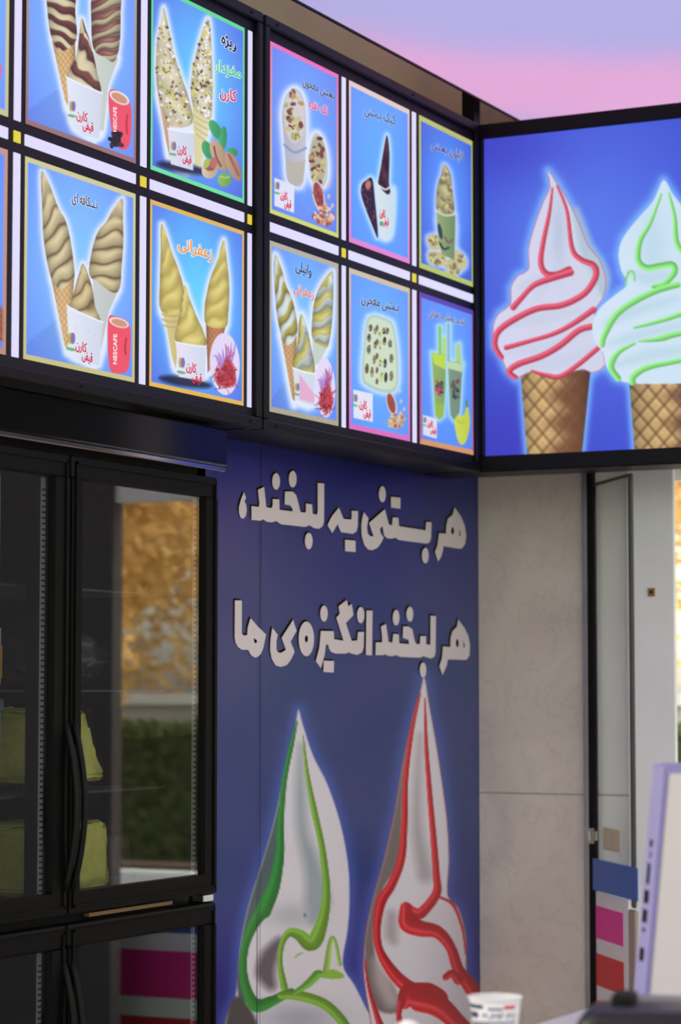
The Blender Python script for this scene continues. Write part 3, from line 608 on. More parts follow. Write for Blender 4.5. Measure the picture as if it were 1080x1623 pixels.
menu_board('menu_board', 'wide backlit menu board above the black fridge with large cone and cup pictures', 3.56, 5.157,
    [(3.664, 4.096, (paint_0u, None, []), (paint_0l, None, [])),
     (4.158, 4.590, (paint_1u, [None, None, (215, 259), (39, 196)], [lg(120, 187, 24, 13), tx('NESCAFE', (184, 208), (184, 169), 8, (250, 236, 240), None, 0, .2, True)]),
                    (paint_1l, [(39.3, 247), (214.8, 307), (214.8, 605), (39.3, 568.5)], [tx('نسکافه ای', (113, 319), (153, 331), 22, INK, WH, .8, .2), lg(121, 552, 24, 13), tx('NESCAFE', (186, 576), (186, 529), 8, (250, 236, 240), None, 0, .25, True)])),
     (4.652, 5.083, (paint_2u, [None, None, (389, 321), (237.6, 268.5)], [tx('ویژه', (351, 67), (374, 78), 23, INK, WH, 1.2, .5), tx('مغزدار', (341, 109), (382, 123), 24, (70, 206, 130), WH, 1.3, .45), tx('کارن', (349, 151), (375, 160), 24, (224, 50, 76), WH, 1.4, .5), lg(281, 240, 20, 12)]),
                    (paint_2l, [(238, 316), (388, 364.6), (388, 640), (238, 610)], [tx('زعفرانی', (282, 392), (337, 410), 26, (240, 160, 84), WH, 1.6, .6), lg(296, 584, 22, 13)]))],
    [(3.624, 3.646), (4.118, 4.141), (4.611, 4.635), (5.103, 5.121)], None)
menu_board('menu_board', 'backlit menu board with six narrow dessert pictures, ending in the corner', 5.167, 6.467,
    [(5.212, 5.582, (paint_au, [(427, 68), (537, 118), (535, 379), (427, 342)], [tx('بستنی معجون', (478, 137), (529, 158), 20, (60, 56, 84), (190, 200, 240), .8, .2), tx('تک نفره', (488, 172), (519, 184), 20, (236, 92, 136), (226, 206, 240), 1., .35), lg(443, 318, 15, 11)]),
                    (paint_al, [(427, 385), (536, 420), (536, 676), (427, 655)], [tx('وانیلی', (467, 431), (492, 440), 22, INK, (200, 220, 250), .6, .25), tx('زعفرانی', (464, 465), (496, 476), 20, (236, 130, 84), (220, 220, 250), 1., .35)])),
     (5.643, 6.013, (paint_bu, [(553, 128), (651, 174), (650, 418), (552, 385.5)], [tx('کیک بستنی', (577, 181), (627, 198), 21, (56, 56, 90), (190, 215, 250), .8, .2), lg(601, 343, 13, 11)]),
                    (paint_bl, [(552, 426.7), (650, 457), (651, 700), (553, 680)], [tx('بستنی معجون', (571, 481), (631, 494), 22, (44, 44, 70), (200, 220, 250), .9, .3), lg(569, 646, 16, 12)])),
     (6.075, 6.446, (paint_cu, [(665, 182), (752, 222.7), (751, 454), (664, 424.5)], [tx('ناپلون بستنی', (684, 234), (736, 252), 19, (60, 60, 100), (180, 196, 240), .8, .2)]),
                    (paint_cl, [(664, 463), (751, 490.5), (753, 720), (666, 703)], [tx('شیرموز وانیلی و زعفرانی', (679, 500), (737, 513), 14, (70, 70, 104), (196, 206, 244), .7, .2), lg(677, 674, 13, 9)]))],
    [(5.604, 5.624), (6.032, 6.055)], None)

# ------------------------------------------------------------------ corner lightbox with the two big cones
def paint_cone_sign(a):
    t = T(740, 160, 2.706)
    a.C[:] = (62, 76, 206); a.haze(930, 400, 190, 230, (94, 128, 240), .9); a.haze(790, 700, 110, 90, (60, 50, 180), .6); a.haze(780, 230, 110, 60, (66, 60, 190), .6)
    red = t(350, 300, 385, 350, 430, 420, 480, 520, 520, 620, 570, 680, 598, 770, 582, 850, 548, 900, 562, 950, 572, 1040, 595, 1130, 540, 1166, 500, 1150, 430, 1172, 390, 1192, 280, 1160, 210, 1192, 170, 1150, 150, 1100, 118, 1050, 115, 960, 140, 910, 188, 872, 190, 800, 220, 750, 266, 722, 265, 640, 290, 540, 330, 430, 358, 370)
    rw = t(230, 1150, 532, 1155, 492, 1545, 262, 1545)
    gr = t(845, 340, 800, 430, 730, 510, 670, 590, 652, 660, 665, 730, 690, 785, 640, 830, 570, 890, 540, 960, 550, 1030, 585, 1080, 600, 1140, 640, 1190, 720, 1212, 900, 1212, 1020, 1200, 1100, 1180, 1140, 1100, 1150, 950, 1100, 850, 1020, 780, 1045, 690, 1000, 580, 945, 480, 885, 400)
    gw = t(698, 1205, 1112, 1200, 1060, 1545, 724, 1545)
    for P, b in ((red, 9), (rw, 7), (gr, 9), (gw, 7)): a.glow(P, b, .9, (120, 176, 255), sm=False)
    WA, WL, WD = (196, 164, 112), (128, 92, 58), (120, 78, 54)
    a.waffle(rw, (204, 172, 118), (120, 84, 54), 21, WD, .78); a.waffle(gw, (204, 172, 118), (112, 76, 50), 21, (86, 54, 48), .78)
    a.poly(red, (214, 212, 238), grad=(206, 212, 232))
    a.haze(*t(395, 560)[0], 12, 60, (170, 190, 214), .6); a.stroke(t(470, 470, 520, 640, 575, 740, 585, 820), [6, 12, 14, 6], (168, 190, 206), 5, .7)
    for p in ((230, 800, 330, 770, 300, 850), (180, 960, 330, 930, 480, 900), (180, 1080, 330, 1060, 520, 980), (240, 1145, 400, 1120, 540, 1060)): a.stroke(t(*p), [5, 10, 4], (196, 206, 228), 5, .6)
    RC, RH = (206, 70, 96), (236, 150, 166)
    a.stroke(list(catmull(red, True, 2)), .8, (196, 96, 124), a=.7, k=1)
    for p, w in (((368, 375, 355, 480, 330, 600, 318, 690, 338, 738, 385, 745, 440, 722), [1.5, 3.5, 4.5, 5, 5]), ((388, 365, 430, 470, 452, 630, 490, 680, 545, 705, 555, 750, 520, 812, 470, 850, 400, 878, 300, 892, 200, 940, 135, 990, 122, 1050, 150, 1100), [1.5, 4, 5, 5, 5, 5, 4]), ((445, 735, 360, 762, 290, 790, 240, 840, 200, 885), [6, 5, 4, 5]), ((545, 895, 450, 960, 370, 1000, 270, 1030, 170, 1058), [5, 4, 3.4, 4]), ((535, 968, 480, 985, 400, 1050, 320, 1095, 220, 1130, 182, 1162, 210, 1186), [5, 5, 5, 5, 4]), ((570, 1055, 480, 1130, 400, 1182, 340, 1176, 280, 1158), [4, 4, 4, 2])): a.stroke(t(*p), w, RC, hi=RH)
    a.poly(gr, (212, 228, 246), grad=(200, 226, 240)); a.haze(*t(800, 620)[0], 22, 50, (172, 208, 226), .5)
    for p in ((700, 740, 780, 760, 860, 745), (600, 960, 720, 900, 900, 850), (620, 1040, 760, 1000, 960, 950), (650, 1130, 780, 1090, 980, 1060)): a.stroke(t(*p), [5, 10, 5], (182, 212, 226), 6, .6)
    GC, GH = (126, 214, 112), (190, 240, 180)
    for p, w in (((835, 400, 790, 520, 745, 600, 736, 680, 770, 715, 830, 708, 882, 702, 892, 735, 850, 782, 800, 795), [1.5, 4, 5, 5, 5, 3]), ((868, 395, 893, 500, 900, 600, 930, 650, 985, 690, 1000, 740), [1.5, 4, 5, 5]), ((905, 788, 820, 812, 720, 860, 640, 920, 590, 1010, 582, 1048), [5, 5, 5, 4]), ((1080, 860, 1000, 885, 850, 938, 720, 972), [5, 4, 2]), ((1100, 950, 1000, 985, 900, 1000, 820, 1022, 740, 1030), [3, 4, 5, 1]), ((720, 1040, 650, 1080, 620, 1140, 650, 1190), [2, 5, 5]), ((1100, 1065, 920, 1112, 780, 1142, 718, 1180, 712, 1208), [4, 4, 5, 5]), ((680, 790, 695, 740, 715, 735, 720, 770), [1.5, 2, 1.5])): a.stroke(t(*p), w, GC, hi=GH)
XF = 6.48
R = thing('cone_lightbox', (6.57, 2.4, 2.125), 'blue backlit sign showing soft serve cones with red and green drizzle', 'light box')
y0, y1 = 1.86, 2.803
box('housing', (XF+.012, y0+.004, 2.129), (6.66, 2.98, 3.129), K['black'], R)
box('face_sheet', (XF+.002, y0+.004, 2.13), (XF+.012, y1-.004, 3.128), K['black2'], R)
for a, b in (((XF-.01, y0, 2.125), (XF+.03, y1, 2.172)), ((XF-.01, y0, 3.09), (XF+.03, y1, 3.133)), ((XF-.01, y0, 2.172), (XF+.03, y0+.026, 3.09)), ((XF-.01, 2.78, 2.172), (XF+.03, y1, 3.09))): box('frame_rail', a, b, K['black'], R, .004, 2)
f = Face((XF, 2.781, 3.091), (0, 1.886-2.781, 0), (0, 0, 2.171-3.091), (-1, 0, 0), [project((XF, y, z)) for y, z in ((2.781, 3.091), (1.886, 3.091), (1.886, 2.171), (2.781, 2.171))])
f.grid('sign_panel', 1.5, paint_cone_sign, K['print'], R)
br = thing('ceiling_bracket', (6.57, 2.86, 3.133), 'short black steel post between corner sign and ceiling', 'bracket')
box('post', (6.548, 2.84, 3.137), (6.592, 2.88, 3.45), K['black'], br, .002); box('foot_plate', (6.53, 2.825, 3.129), (6.61, 2.9, 3.137), K['black'], br)

# ------------------------------------------------------------------ slogan panel beside the fridge
def paint_slogan(a):
    t = T(340, 1060, 2.4545)
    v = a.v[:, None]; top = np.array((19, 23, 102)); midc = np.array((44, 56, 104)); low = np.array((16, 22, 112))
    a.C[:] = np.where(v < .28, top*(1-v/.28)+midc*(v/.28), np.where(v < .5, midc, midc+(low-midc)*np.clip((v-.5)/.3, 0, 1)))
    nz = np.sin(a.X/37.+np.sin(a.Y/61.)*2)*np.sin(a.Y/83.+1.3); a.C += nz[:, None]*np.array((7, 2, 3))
    g = t(328, 160, 345, 220, 385, 340, 440, 450, 490, 600, 520, 760, 526, 900, 518, 1020, 500, 1150, 545, 1230, 590, 1320, 640, 1420, 660, 1600, 20, 1600, 40, 1382, 80, 1280, 90, 1200, 100, 1080, 130, 930, 180, 770, 230, 600, 270, 420, 305, 270, 318, 205)
    r = t(818, 30, 835, 130, 870, 330, 905, 580, 914, 750, 908, 880, 950, 930, 980, 1040, 982, 1180, 1010, 1250, 1040, 1400, 1030, 1600, 640, 1600, 610, 1382, 580, 1180, 590, 1020, 620, 880, 660, 740, 700, 560, 730, 380, 770, 190, 800, 90)
    for P in (g, r): a.glow(P, 13, .6, (66, 90, 168))
    WHT = (192, 189, 193)
    a.poly(g, WHT, 1.2); a.poly(r, WHT, 1.2)
    # green swirl
    a.poly(t(318, 212, 300, 310, 274, 440, 260, 600, 254, 730, 228, 860, 185, 960, 145, 1040, 122, 1150, 135, 1270, 100, 1300, 88, 1200, 102, 1080, 132, 930, 182, 770, 232, 600, 272, 420, 306, 270), (70, 86, 86), 2)
    a.stroke(t(335, 300, 335, 480, 345, 640, 385, 780, 400, 900, 380, 980), [2, 8, 9, 14, 20, 6], (122, 138, 142), 9, .8); a.haze(*t(300, 960)[0], 42, 20, (140, 148, 152), .6)
    a.stroke(t(250, 1060, 215, 1120, 200, 1180, 220, 1230), [6, 14, 15, 8], (72, 64, 70), 7, .85)
    a.haze(*t(330, 1360)[0], 60, 26, (130, 136, 150), .7)
    a.poly(t(20, 1600, 45, 1370, 80, 1275, 130, 1310, 170, 1400, 190, 1600), (66, 66, 62), 3)
    G1, G2, GH = (32, 112, 42), (96, 142, 42), (150, 186, 92)
    a.stroke(t(322, 205, 300, 300, 272, 440, 258, 600, 255, 720, 230, 850, 190, 940), [1, 3.5, 4, 5, 7, 10, 13], G1, hi=(60, 150, 66)); a.stroke(t(190, 940, 150, 1000, 120, 1080, 112, 1170, 130, 1260, 165, 1310, 230, 1290, 300, 1255), [11, 8, 6, 6, 8, 11, 8, 5], (40, 116, 42), hi=(62, 136, 60))
    a.stroke(t(345, 260, 360, 400, 388, 550, 420, 700, 436, 850, 428, 950, 398, 1045, 370, 1068, 330, 1035, 290, 1028, 262, 1075, 256, 1150, 272, 1240), [1, 3, 5, 5, 6, 8, 12, 12, 9, 6, 4, 4, 6], G2, hi=GH)
    a.stroke(t(260, 1270, 330, 1272, 420, 1300, 480, 1350, 520, 1410, 540, 1480), [6, 8, 8, 8, 8, 8], G2, hi=GH); a.stroke(t(310, 1262, 365, 1225, 400, 1190, 415, 1185), [3, 6, 7, 4], (86, 146, 48), hi=GH); a.stroke(t(435, 1185, 452, 1060, 470, 1060, 488, 1150), [6, 3.4, 2.6, 3], (126, 166, 70), hi=GH); a.stroke(t(420, 1195, 460, 1188, 495, 1195), [3, 8, 4], (120, 166, 60)); a.stroke(t(310, 1125, 330, 1110, 345, 1105), [.5, 1.5, .5], (120, 160, 70)); a.ell(*t(352, 958)[0], 1.8, 3, (80, 96, 100))
    # red swirl
    a.poly(t(797, 95, 760, 260, 735, 450, 728, 640, 715, 760, 660, 850, 630, 940, 620, 1060, 640, 1160, 700, 1240, 720, 1330, 640, 1330, 600, 1240, 585, 1120, 592, 1020, 622, 880, 662, 740, 702, 560, 732, 380, 770, 190), (104, 94, 92), 2.5); a.stroke(t(640, 1140, 660, 1220, 690, 1290), [10, 14, 12], (170, 160, 160), 8, .8)
    a.stroke(t(800, 260, 790, 480, 792, 640, 820, 800), [2, 6, 9, 12], (132, 126, 130), 8, .65); a.stroke(t(690, 960, 688, 1030, 700, 1060), [8, 10, 5], (136, 128, 130), 7, .7)
    RC, RH = (168, 10, 22), (222, 110, 112)
    a.stroke(list(catmull(r, True, 2)), .9, (120, 36, 44), a=.6, k=1)
    for p, w in (((802, 95, 768, 250, 745, 430, 740, 600, 728, 740, 690, 840, 650, 905, 634, 1000, 642, 1090, 690, 1175, 750, 1235, 810, 1262), [1, 3, 4, 5, 6, 7, 8, 6, 6, 9, 11, 12]), ((819, 115, 825, 300, 838, 480, 855, 680, 864, 800, 866, 870, 825, 930, 790, 955, 745, 930), [1, 3, 4, 5, 5.5, 7, 8, 9, 9]), ((745, 930, 750, 990, 800, 1010, 870, 1025, 920, 1085, 950, 1170, 1000, 1240, 1030, 1290), [9, 13, 13, 10, 8, 9, 12, 8]), ((880, 890, 930, 920, 965, 1010, 978, 1110), [2, 2.5, 2, 1]), ((900, 1200, 925, 1185, 950, 1210), [5, 6, 8]), ((740, 1300, 760, 1265, 830, 1265, 880, 1280), [10, 16, 18, 12]), ((800, 1290, 870, 1310, 940, 1370, 990, 1420), [18, 18, 14, 12]), ((725, 1300, 718, 1350, 730, 1400), [5, 4, 6]), ((586, 1130, 600, 1240, 640, 1370, 660, 1420), [1, 2, 5, 9])): a.stroke(t(*p), w, RC, hi=RH)
    a.mix(np.arange(len(a.X)), (14, 16, 60), np.exp(-((a.X-(412-(a.Y-760)*.005))/.8)**2)*.7)
SY, SX0, SX1, SZ0, SZ1 = 2.985, 5.12, 6.898, .08, 2.2
R = thing('slogan_panel', ((SX0+SX1)/2, 2.99, SZ0), 'navy printed wall panel with white slogan above two drizzled swirls', 'wall panel')
f = Face((SX0, SY, SZ1), (SX1-SX0, 0, 0), (0, 0, SZ0-SZ1), (0, -1, 0), [project((x, SY, z)) for x, z in ((SX0, SZ1), (SX1, SZ1), (SX1, SZ0), (SX0, SZ0))])
box('backing', (SX0, SY+.001, SZ0), (SX1, 2.999, SZ1), K['seam'], R)
us = (5.512-SX0)/(SX1-SX0)
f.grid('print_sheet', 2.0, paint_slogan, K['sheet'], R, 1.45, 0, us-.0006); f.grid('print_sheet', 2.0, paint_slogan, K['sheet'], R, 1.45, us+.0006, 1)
def ellp(cx, cy, rx, ry, n=20): return [(cx+rx*math.cos(2*math.pi*k/n), cy+ry*math.sin(2*math.pi*k/n)) for k in range(n)]
LETM = mat('white_vinyl', (220, 213, 212), .45); SHDM = mat('dark_vinyl', (66, 60, 54), .5)
def word(t, outs):
    groups = []
    for o, hs in outs: groups.append((t(*[c for p in o for c in p]), [t(*[c for p in h for c in p]) for h in hs]))
    flat_polys(f, [(o, []) for o, h in groups], .0008, 'lettering_shadow', SHDM, R, [(-2.2*k, -3.6*k) for k in (.25, .5, .75, 1)])
    flat_polys(f, groups, .0016, 'lettering', LETM, R)
def pr(*p): return [(p[k], p[k+1]) for k in range(0, len(p), 2)]
A1, A2, A3, A4 = T(365, 740, 5), T(540, 740, 5), T(360, 930, 5), T(545, 930, 5)
word(A1, [(pr(105, 200, 122, 245, 108, 272, 122, 300, 128, 345, 120, 388, 100, 412, 78, 402, 66, 365, 66, 315, 80, 262), [])])
word(A1, [(pr(165, 310, 222, 318, 228, 290, 216, 182, 265, 158, 283, 320, 325, 328, 333, 300, 333, 255, 385, 258, 388, 340, 490, 353, 490, 330, 470, 305, 428, 298, 430, 195, 490, 195, 520, 225, 540, 300, 553, 358, 590, 363, 597, 350, 597, 290, 645, 298, 650, 372, 685, 378, 690, 350, 690, 128, 742, 132, 740, 430, 730, 470, 700, 490, 660, 485, 625, 462, 590, 476, 520, 468, 400, 455, 360, 428, 330, 440, 285, 435, 258, 415, 235, 427, 165, 420), []), (ellp(360, 115, 31, 66), []), (ellp(492, 97, 31, 66), []), (ellp(619, 588, 31, 66), [])])
word(A1, [(pr(858, 322, 895, 412, 955, 418, 960, 400, 960, 348, 1010, 350, 1008, 470, 998, 510, 970, 530, 875, 518, 848, 455, 805, 525, 768, 462, 800, 395), []), (pr(907, 577, 990, 585, 990, 675, 907, 668), [])])
word(A2, [(pr(180, 358, 218, 408, 206, 480, 212, 530, 235, 552, 258, 548, 240, 500, 222, 445, 348, 335, 378, 455, 405, 465, 410, 400, 455, 403, 460, 470, 670, 503, 675, 435, 718, 440, 715, 560, 705, 595, 680, 608, 460, 580, 432, 560, 400, 569, 365, 565, 342, 545, 328, 470, 308, 490, 314, 525, 338, 560, 320, 600, 290, 640, 250, 660, 215, 655, 185, 620, 165, 550, 160, 470, 166, 420), []), (ellp(328, 217, 28, 64), []), (pr(396, 237, 472, 245, 470, 332, 396, 322), []), (ellp(669, 703, 27, 62), [])])
word(A2, [(pr(900, 320, 950, 390, 980, 460, 993, 540, 985, 610, 960, 645, 930, 648, 812, 628, 808, 665, 795, 710, 770, 750, 745, 675, 765, 620, 778, 525, 832, 530, 835, 470, 848, 410, 885, 380), [ellp(885, 507, 11, 30), pr(937, 490, 951, 540, 938, 550)])])
word(A3, [(pr(58, 107, 113, 110, 113, 370, 125, 385, 155, 385, 160, 320, 182, 248, 240, 315, 305, 378, 285, 480, 265, 530, 240, 555, 215, 562, 185, 540, 163, 500, 110, 498, 80, 475, 62, 440, 56, 395), [pr(208, 405, 236, 428, 226, 450, 212, 440)])])
word(A3, [(pr(355, 325, 398, 380, 388, 430, 388, 495, 400, 520, 425, 525, 462, 500, 445, 450, 428, 405, 520, 262, 547, 350, 500, 435, 532, 515, 505, 575, 470, 620, 420, 636, 380, 622, 350, 570, 338, 500, 340, 420), [])])
word(A3, [(ellp(625, 413, 61, 137, 32), [ellp(625, 413, 12, 28)])])
word(A3, [(pr(740, 350, 842, 352, 845, 415, 920, 428, 862, 245, 890, 215, 880, 155, 945, 105, 958, 155, 985, 135, 998, 225, 938, 288, 985, 430, 1028, 425, 1035, 358, 1082, 358, 1080, 480, 1065, 520, 1030, 540, 990, 532, 960, 520, 935, 530, 850, 528, 820, 515, 805, 490, 798, 458, 780, 458, 770, 540, 740, 645, 700, 590, 728, 480), []), (ellp(765, 213, 30, 64), []), (ellp(1056, 225, 29, 64), []), (pr(762, 585, 845, 588, 842, 680, 760, 675), [])])
word(A4, [(pr(177, 188, 225, 190, 220, 545, 172, 540), [])])
word(A4, [(pr(250, 440, 300, 442, 302, 400, 292, 315, 332, 295, 352, 435, 382, 445, 390, 372, 433, 378, 437, 448, 515, 455, 510, 420, 465, 405, 468, 315, 510, 315, 540, 335, 560, 430, 575, 455, 600, 455, 605, 390, 648, 392, 650, 455, 683, 460, 685, 230, 728, 232, 725, 520, 715, 555, 690, 568, 655, 560, 628, 550, 600, 562, 440, 555, 412, 540, 385, 550, 350, 548, 325, 535, 310, 542, 248, 542), []), (ellp(412, 245, 27, 62), []), (ellp(521, 218, 27, 60), []), (ellp(626, 660, 26, 60), [])])
word(A4, [(pr(903, 258, 950, 320, 985, 390, 998, 460, 995, 540, 975, 575, 950, 580, 822, 575, 815, 620, 780, 700, 755, 628, 775, 570, 785, 472, 842, 478, 845, 400, 860, 350, 895, 318), [ellp(897, 447, 11, 32), pr(944, 425, 959, 470, 946, 482)])])

# ------------------------------------------------------------------ four-door display fridge
FX0, FX1, FXM = 3.79, 5.078, 4.436
R = thing('display_fridge', ((FX0+FX1)/2, 3.2, 0), 'tall black four-door display fridge with glass doors', 'fridge')
boxes('cabinet', [((FX0, 2.9, .06), (FX0+.04, 3.6, 2.02)), ((FX1-.04, 2.9, .06), (FX1, 3.6, 2.02)), ((FX0, 3.55, .06), (FX1, 3.6, 2.02)), ((FX0, 2.9, 1.98), (FX1, 3.6, 2.1)), ((FX0, 2.9, .06), (FX1, 3.6, .14)), ((FX0, 2.9, 1.0), (FX1, 3.55, 1.035)), ((FXM-.02, 2.905, .14), (FXM+.02, 2.96, 1.98))], K['fridge'], R)
box('inner_liner', (FX0+.041, 3.54, .15), (FX1-.041, 3.549, 1.975), K['liner'], R)
box('plinth', (FX0+.03, 2.93, 0), (FX1-.03, 3.55, .06), K['fridge'], R)
box('header_panel', (FX0, 2.842, 2.03), (FX1+.004, 2.93, 2.12), K['gloss_black'], R, .004, 2)
box('header_trim', (FX0, 2.846, 2.018), (FX1+.002, 2.92, 2.03), K['chrome'], R, .002, 1)
def fdoor(x0, x1, z0, z1, hs):
    d = box('door', (x0, 2.862, z1-.05), (x1, 2.9, z1), K['fridge'], R, .006, 2)
    boxes('door_frame', [((x0, 2.862, z0), (x0+.042, 2.9, z1-.05)), ((x1-.055, 2.862, z0), (x1, 2.9, z1-.05)), ((x0+.042, 2.862, z0), (x1-.055, 2.9, z0+.045))], K['fridge'], d)
    boxes('frame_bead', [((x0+.012, 2.858, z0+.012), (x0+.018, 2.863, z1-.012)), ((x1-.018, 2.858, z0+.012), (x1-.012, 2.863, z1-.012)), ((x0+.012, 2.858, z1-.018), (x1-.012, 2.863, z1-.012)), ((x0+.012, 2.858, z0+.012), (x1-.012, 2.863, z0+.018))], K['fridge'], d)
    box('door_glass', (x0+.04, 2.872, z0+.043), (x1-.053, 2.876, z1-.048), K['glass'], d)
    xs = x1-.055
    boxes('glass_spacer', [((xs-.013, 2.888, z0+.046), (xs-.008, 2.892, z1-.052)), ((xs-.005, 2.888, z0+.046), (xs, 2.892, z1-.052))], K['gasket'], d)
    boxes('spacer_teeth', [((xs-.0125, 2.8868, z0+.05+k*.012), (xs-.0005, 2.8881, z0+.05+k*.012+.004)) for k in range(int((z1-z0-.11)/.012))], K['black'], d)
    hx = x0+.012 if hs < 0 else x1-.012; za, zb = (z0+.05, z0+.4) if z0 > .5 else (z1-.45, z1-.08)
    n = 14; pts = []
    for k in range(n+1):
        t = k/n; pts.append((hx, 2.862-.03*math.sin(math.pi*t)**.8, za+(zb-za)*t))
    tube('door_handle', pts, [.007]*(n+1), K['rubber'], d)
    return d
fdoor(FX0+.004, FXM-.004, 1.034, 2.004, 1); fdoor(FXM+.004, FX1-.006, 1.034, 2.004, -1)
fdoor(FX0+.004, FXM-.004, .1, 1.012, 1); fdoor(FXM+.004, FX1-.006, .1, 1.012, -1)
box('gap_glint_strip', (FXM+.12, 2.885, 1.018), (FX1-.17, 2.899, 1.026), mat('orange_glint_metal', (150, 120, 84), .4, metal=.6), R); box('hinge', (FX1-.06, 2.866, 1.014), (FX1-.012, 2.898, 1.032), K['chrome'], R, .002, 1)  # brassy metal colour stands for the orange light reflected in the door gap
for x0, x1 in ((FX0+.045, FXM-.025), (FXM+.025, FX1-.045)):
    for z in (1.275, 1.5, 1.725, .35, .65):
        L = [((x0, 2.98, z), (x1, 2.984, z+.005)), ((x0, 3.5, z), (x1, 3.506, z+.006))]+[((x0+.01+(x1-x0-.02)*k/16, 2.986, z), (x0+.014+(x1-x0-.02)*k/16, 3.5, z+.004)) for k in range(17)]
        boxes('wire_shelf', L, K['wire'] if z > 1 else K['fridge'], R)
box('light_housing', (4.50, 2.97, 1.06), (4.535, 3.01, 1.96), K['liner'], R, .004); box('light_housing', (4.30, 2.96, 1.06), (4.318, 2.98, 1.96), K['gasket'], R, .003)

def tub(name, x0, x1, y0, y1, z0, z1, tap, label, cat='tub'):
    T_ = thing(name, ((x0+x1)/2, (y0+y1)/2, z0), label, cat)
    def shell(nm, g, zt, m, rough=0., lid=False):
        bm = bmesh.new(); bmesh.ops.create_cube(bm, size=1)
        for v in bm.verts:
            up = v.co.z > 0; k = tap if up else 0
            v.co = Vector(((x0+x1)/2+v.co.x*(x1-x0-2*g-2*k), (y0+y1)/2+v.co.y*(y1-y0-2*g-2*k), zt if up else z0+.002+g*.6))
        bmesh.ops.bevel(bm, geom=bm.edges[:], offset=.018, segments=3, profile=.5, affect='EDGES')
        if rough:
            bmesh.ops.subdivide_edges(bm, edges=bm.edges[:], cuts=4, use_grid_fill=True)
            for v in bm.verts: v.co += Vector((random.gauss(0, 1), random.gauss(0, 1), random.gauss(0, 1)))*rough
        return bmput(nm, bm, m, T_, True)
    shell('tub_wall', 0, z1, K['tubglass']); shell('ice_cream', .012, z1-.012, K['icey'], .0022)
    boxes('rim', [((x0+tap, y0+tap, z1-.006), (x1-tap, y0+tap+.004, z1)), ((x1-tap-.004, y0+tap, z1-.006), (x1-tap, y1-tap, z1)), ((x0+tap, y0+tap, z1-.006), (x0+tap+.004, y1-tap, z1)), ((x0+tap, y1-tap-.004, z1-.006), (x1-tap, y1-tap, z1))], K['tubglass'], T_)
K['icey'] = mat('yellow_ice_cream', (252, 244, 120), .6, var=.14, vscale=45, bump=.5)
tub('ice_cream_tub', 4.62, 4.885, 3.03, 3.3, 1.288, 1.474, .035, 'clear tapered tub of yellow ice cream on the middle shelf')
tub('ice_cream_tub', 4.62, 4.905, 3.03, 3.3, 1.036, 1.215, .004, 'clear square tub of yellow ice cream on the fridge bottom')
DT = thing('ice_cream_tray', (4.975, 3.17, 1.037), 'low tray of dark brown ice cream beside the square yellow tub', 'tray')
box('tray', (4.925, 3.05, 1.037), (5.025, 3.3, 1.075), K['wire'], DT, .006); box('ice_cream', (4.932, 3.057, 1.06), (5.018, 3.293, 1.165), mat('dark_ice_cream', (70, 54, 54), .5, var=.3, vscale=30, bump=.4), DT, .02, 4)
def bag():
    bm = bmesh.new(); bmesh.ops.create_icosphere(bm, subdivisions=4, radius=1)
    for v in bm.verts:
        n = v.co.copy(); k = 1+.1*math.sin(n.x*9+n.z*5)+.07*math.sin(n.y*13-n.z*11)+.05*math.sin(n.x*23+n.y*17)
        v.co = Vector((4.86+n.x*.135*k, 3.2+n.y*.13*k, 1.514+max(0, (n.z*.6+.5))*.115*k))
    o = bmput('plastic_bag', bm, mat('crumpled_bag', (52, 50, 52), .25, var=.2, vscale=20, bump=.4), None, True)
    tag(o, 'crumpled dark plastic bag on the upper fridge shelf', 'bag')
bag()
R2 = thing('carton', (4.3, 3.14, 1.514), 'white and orange carton behind the left fridge door', 'carton')
box('carton_body', (4.15, 3.05, 1.514), (4.457, 3.25, 1.64), K['paper'], R2, .004); box('orange_band', (4.149, 3.049, 1.53), (4.458, 3.12, 1.60), mat('orange_print', (226, 166, 60), .5), R2)
R2 = thing('freezer_box', (4.3, 3.14, 1.288), 'pale blue box under the carton in the fridge', 'box')
box('box_body', (4.15, 3.05, 1.288), (4.46, 3.25, 1.46), mat('pale_blue_plastic', (176, 206, 220), .4), R2, .006); box('box_lid', (4.146, 3.046, 1.46), (4.464, 3.254, 1.485), mat('blue_lid', (96, 140, 180), .4), R2, .004)

# ------------------------------------------------------------------ striped door leaf standing open
DA = math.radians(37.5); HX, HY = 6.862, 2.597
R = thing('striped_door', (HX-.15, HY-.12, .1), 'glazed door leaf standing open with blue, magenta and red stripes', 'door')
def leafbox(nm, l0, l1, z0, z1, t0, t1, m, parent=None, bev=0.):
    bm = bmesh.new(); bmesh.ops.create_cube(bm, size=1)
    for v in bm.verts: v.co = Vector(((l0+l1)/2+v.co.x*(l1-l0), (t0+t1)/2+v.co.y*(t1-t0), (z0+z1)/2+v.co.z*(z1-z0)))
    if bev: bmesh.ops.bevel(bm, geom=bm.edges[:], offset=bev, segments=2, affect='EDGES')
    for v in bm.verts:
        l, t, z = v.co; v.co = Vector((HX-l*math.cos(DA)-t*math.sin(DA), HY-l*math.sin(DA)+t*math.cos(DA), z))
    return bmput(nm, bm, m, parent or R)
K['steel_dark'] = mat('dark_grey_profile', (84, 84, 80), .4, var=.05)
leafbox('hinge_stile', .0, .016, .06, 2.115, -.004, .004, K['rubber'], None, .002)
leafbox('lock_stile', .345, .377, .9, 2.115, -.004, .004, K['steel_dark'], None, .003)
leafbox('lock_stile', .325, .385, .06, .895, -.006, .006, mat('beige_profile', (176, 160, 146), .5), None, .003)
leafbox('top_rail', .016, .345, 2.107, 2.115, -.004, .004, K['steel_dark'])
leafbox('glass_pane', .016, .345, .9, 2.107, -.003, .003, K['clear'])
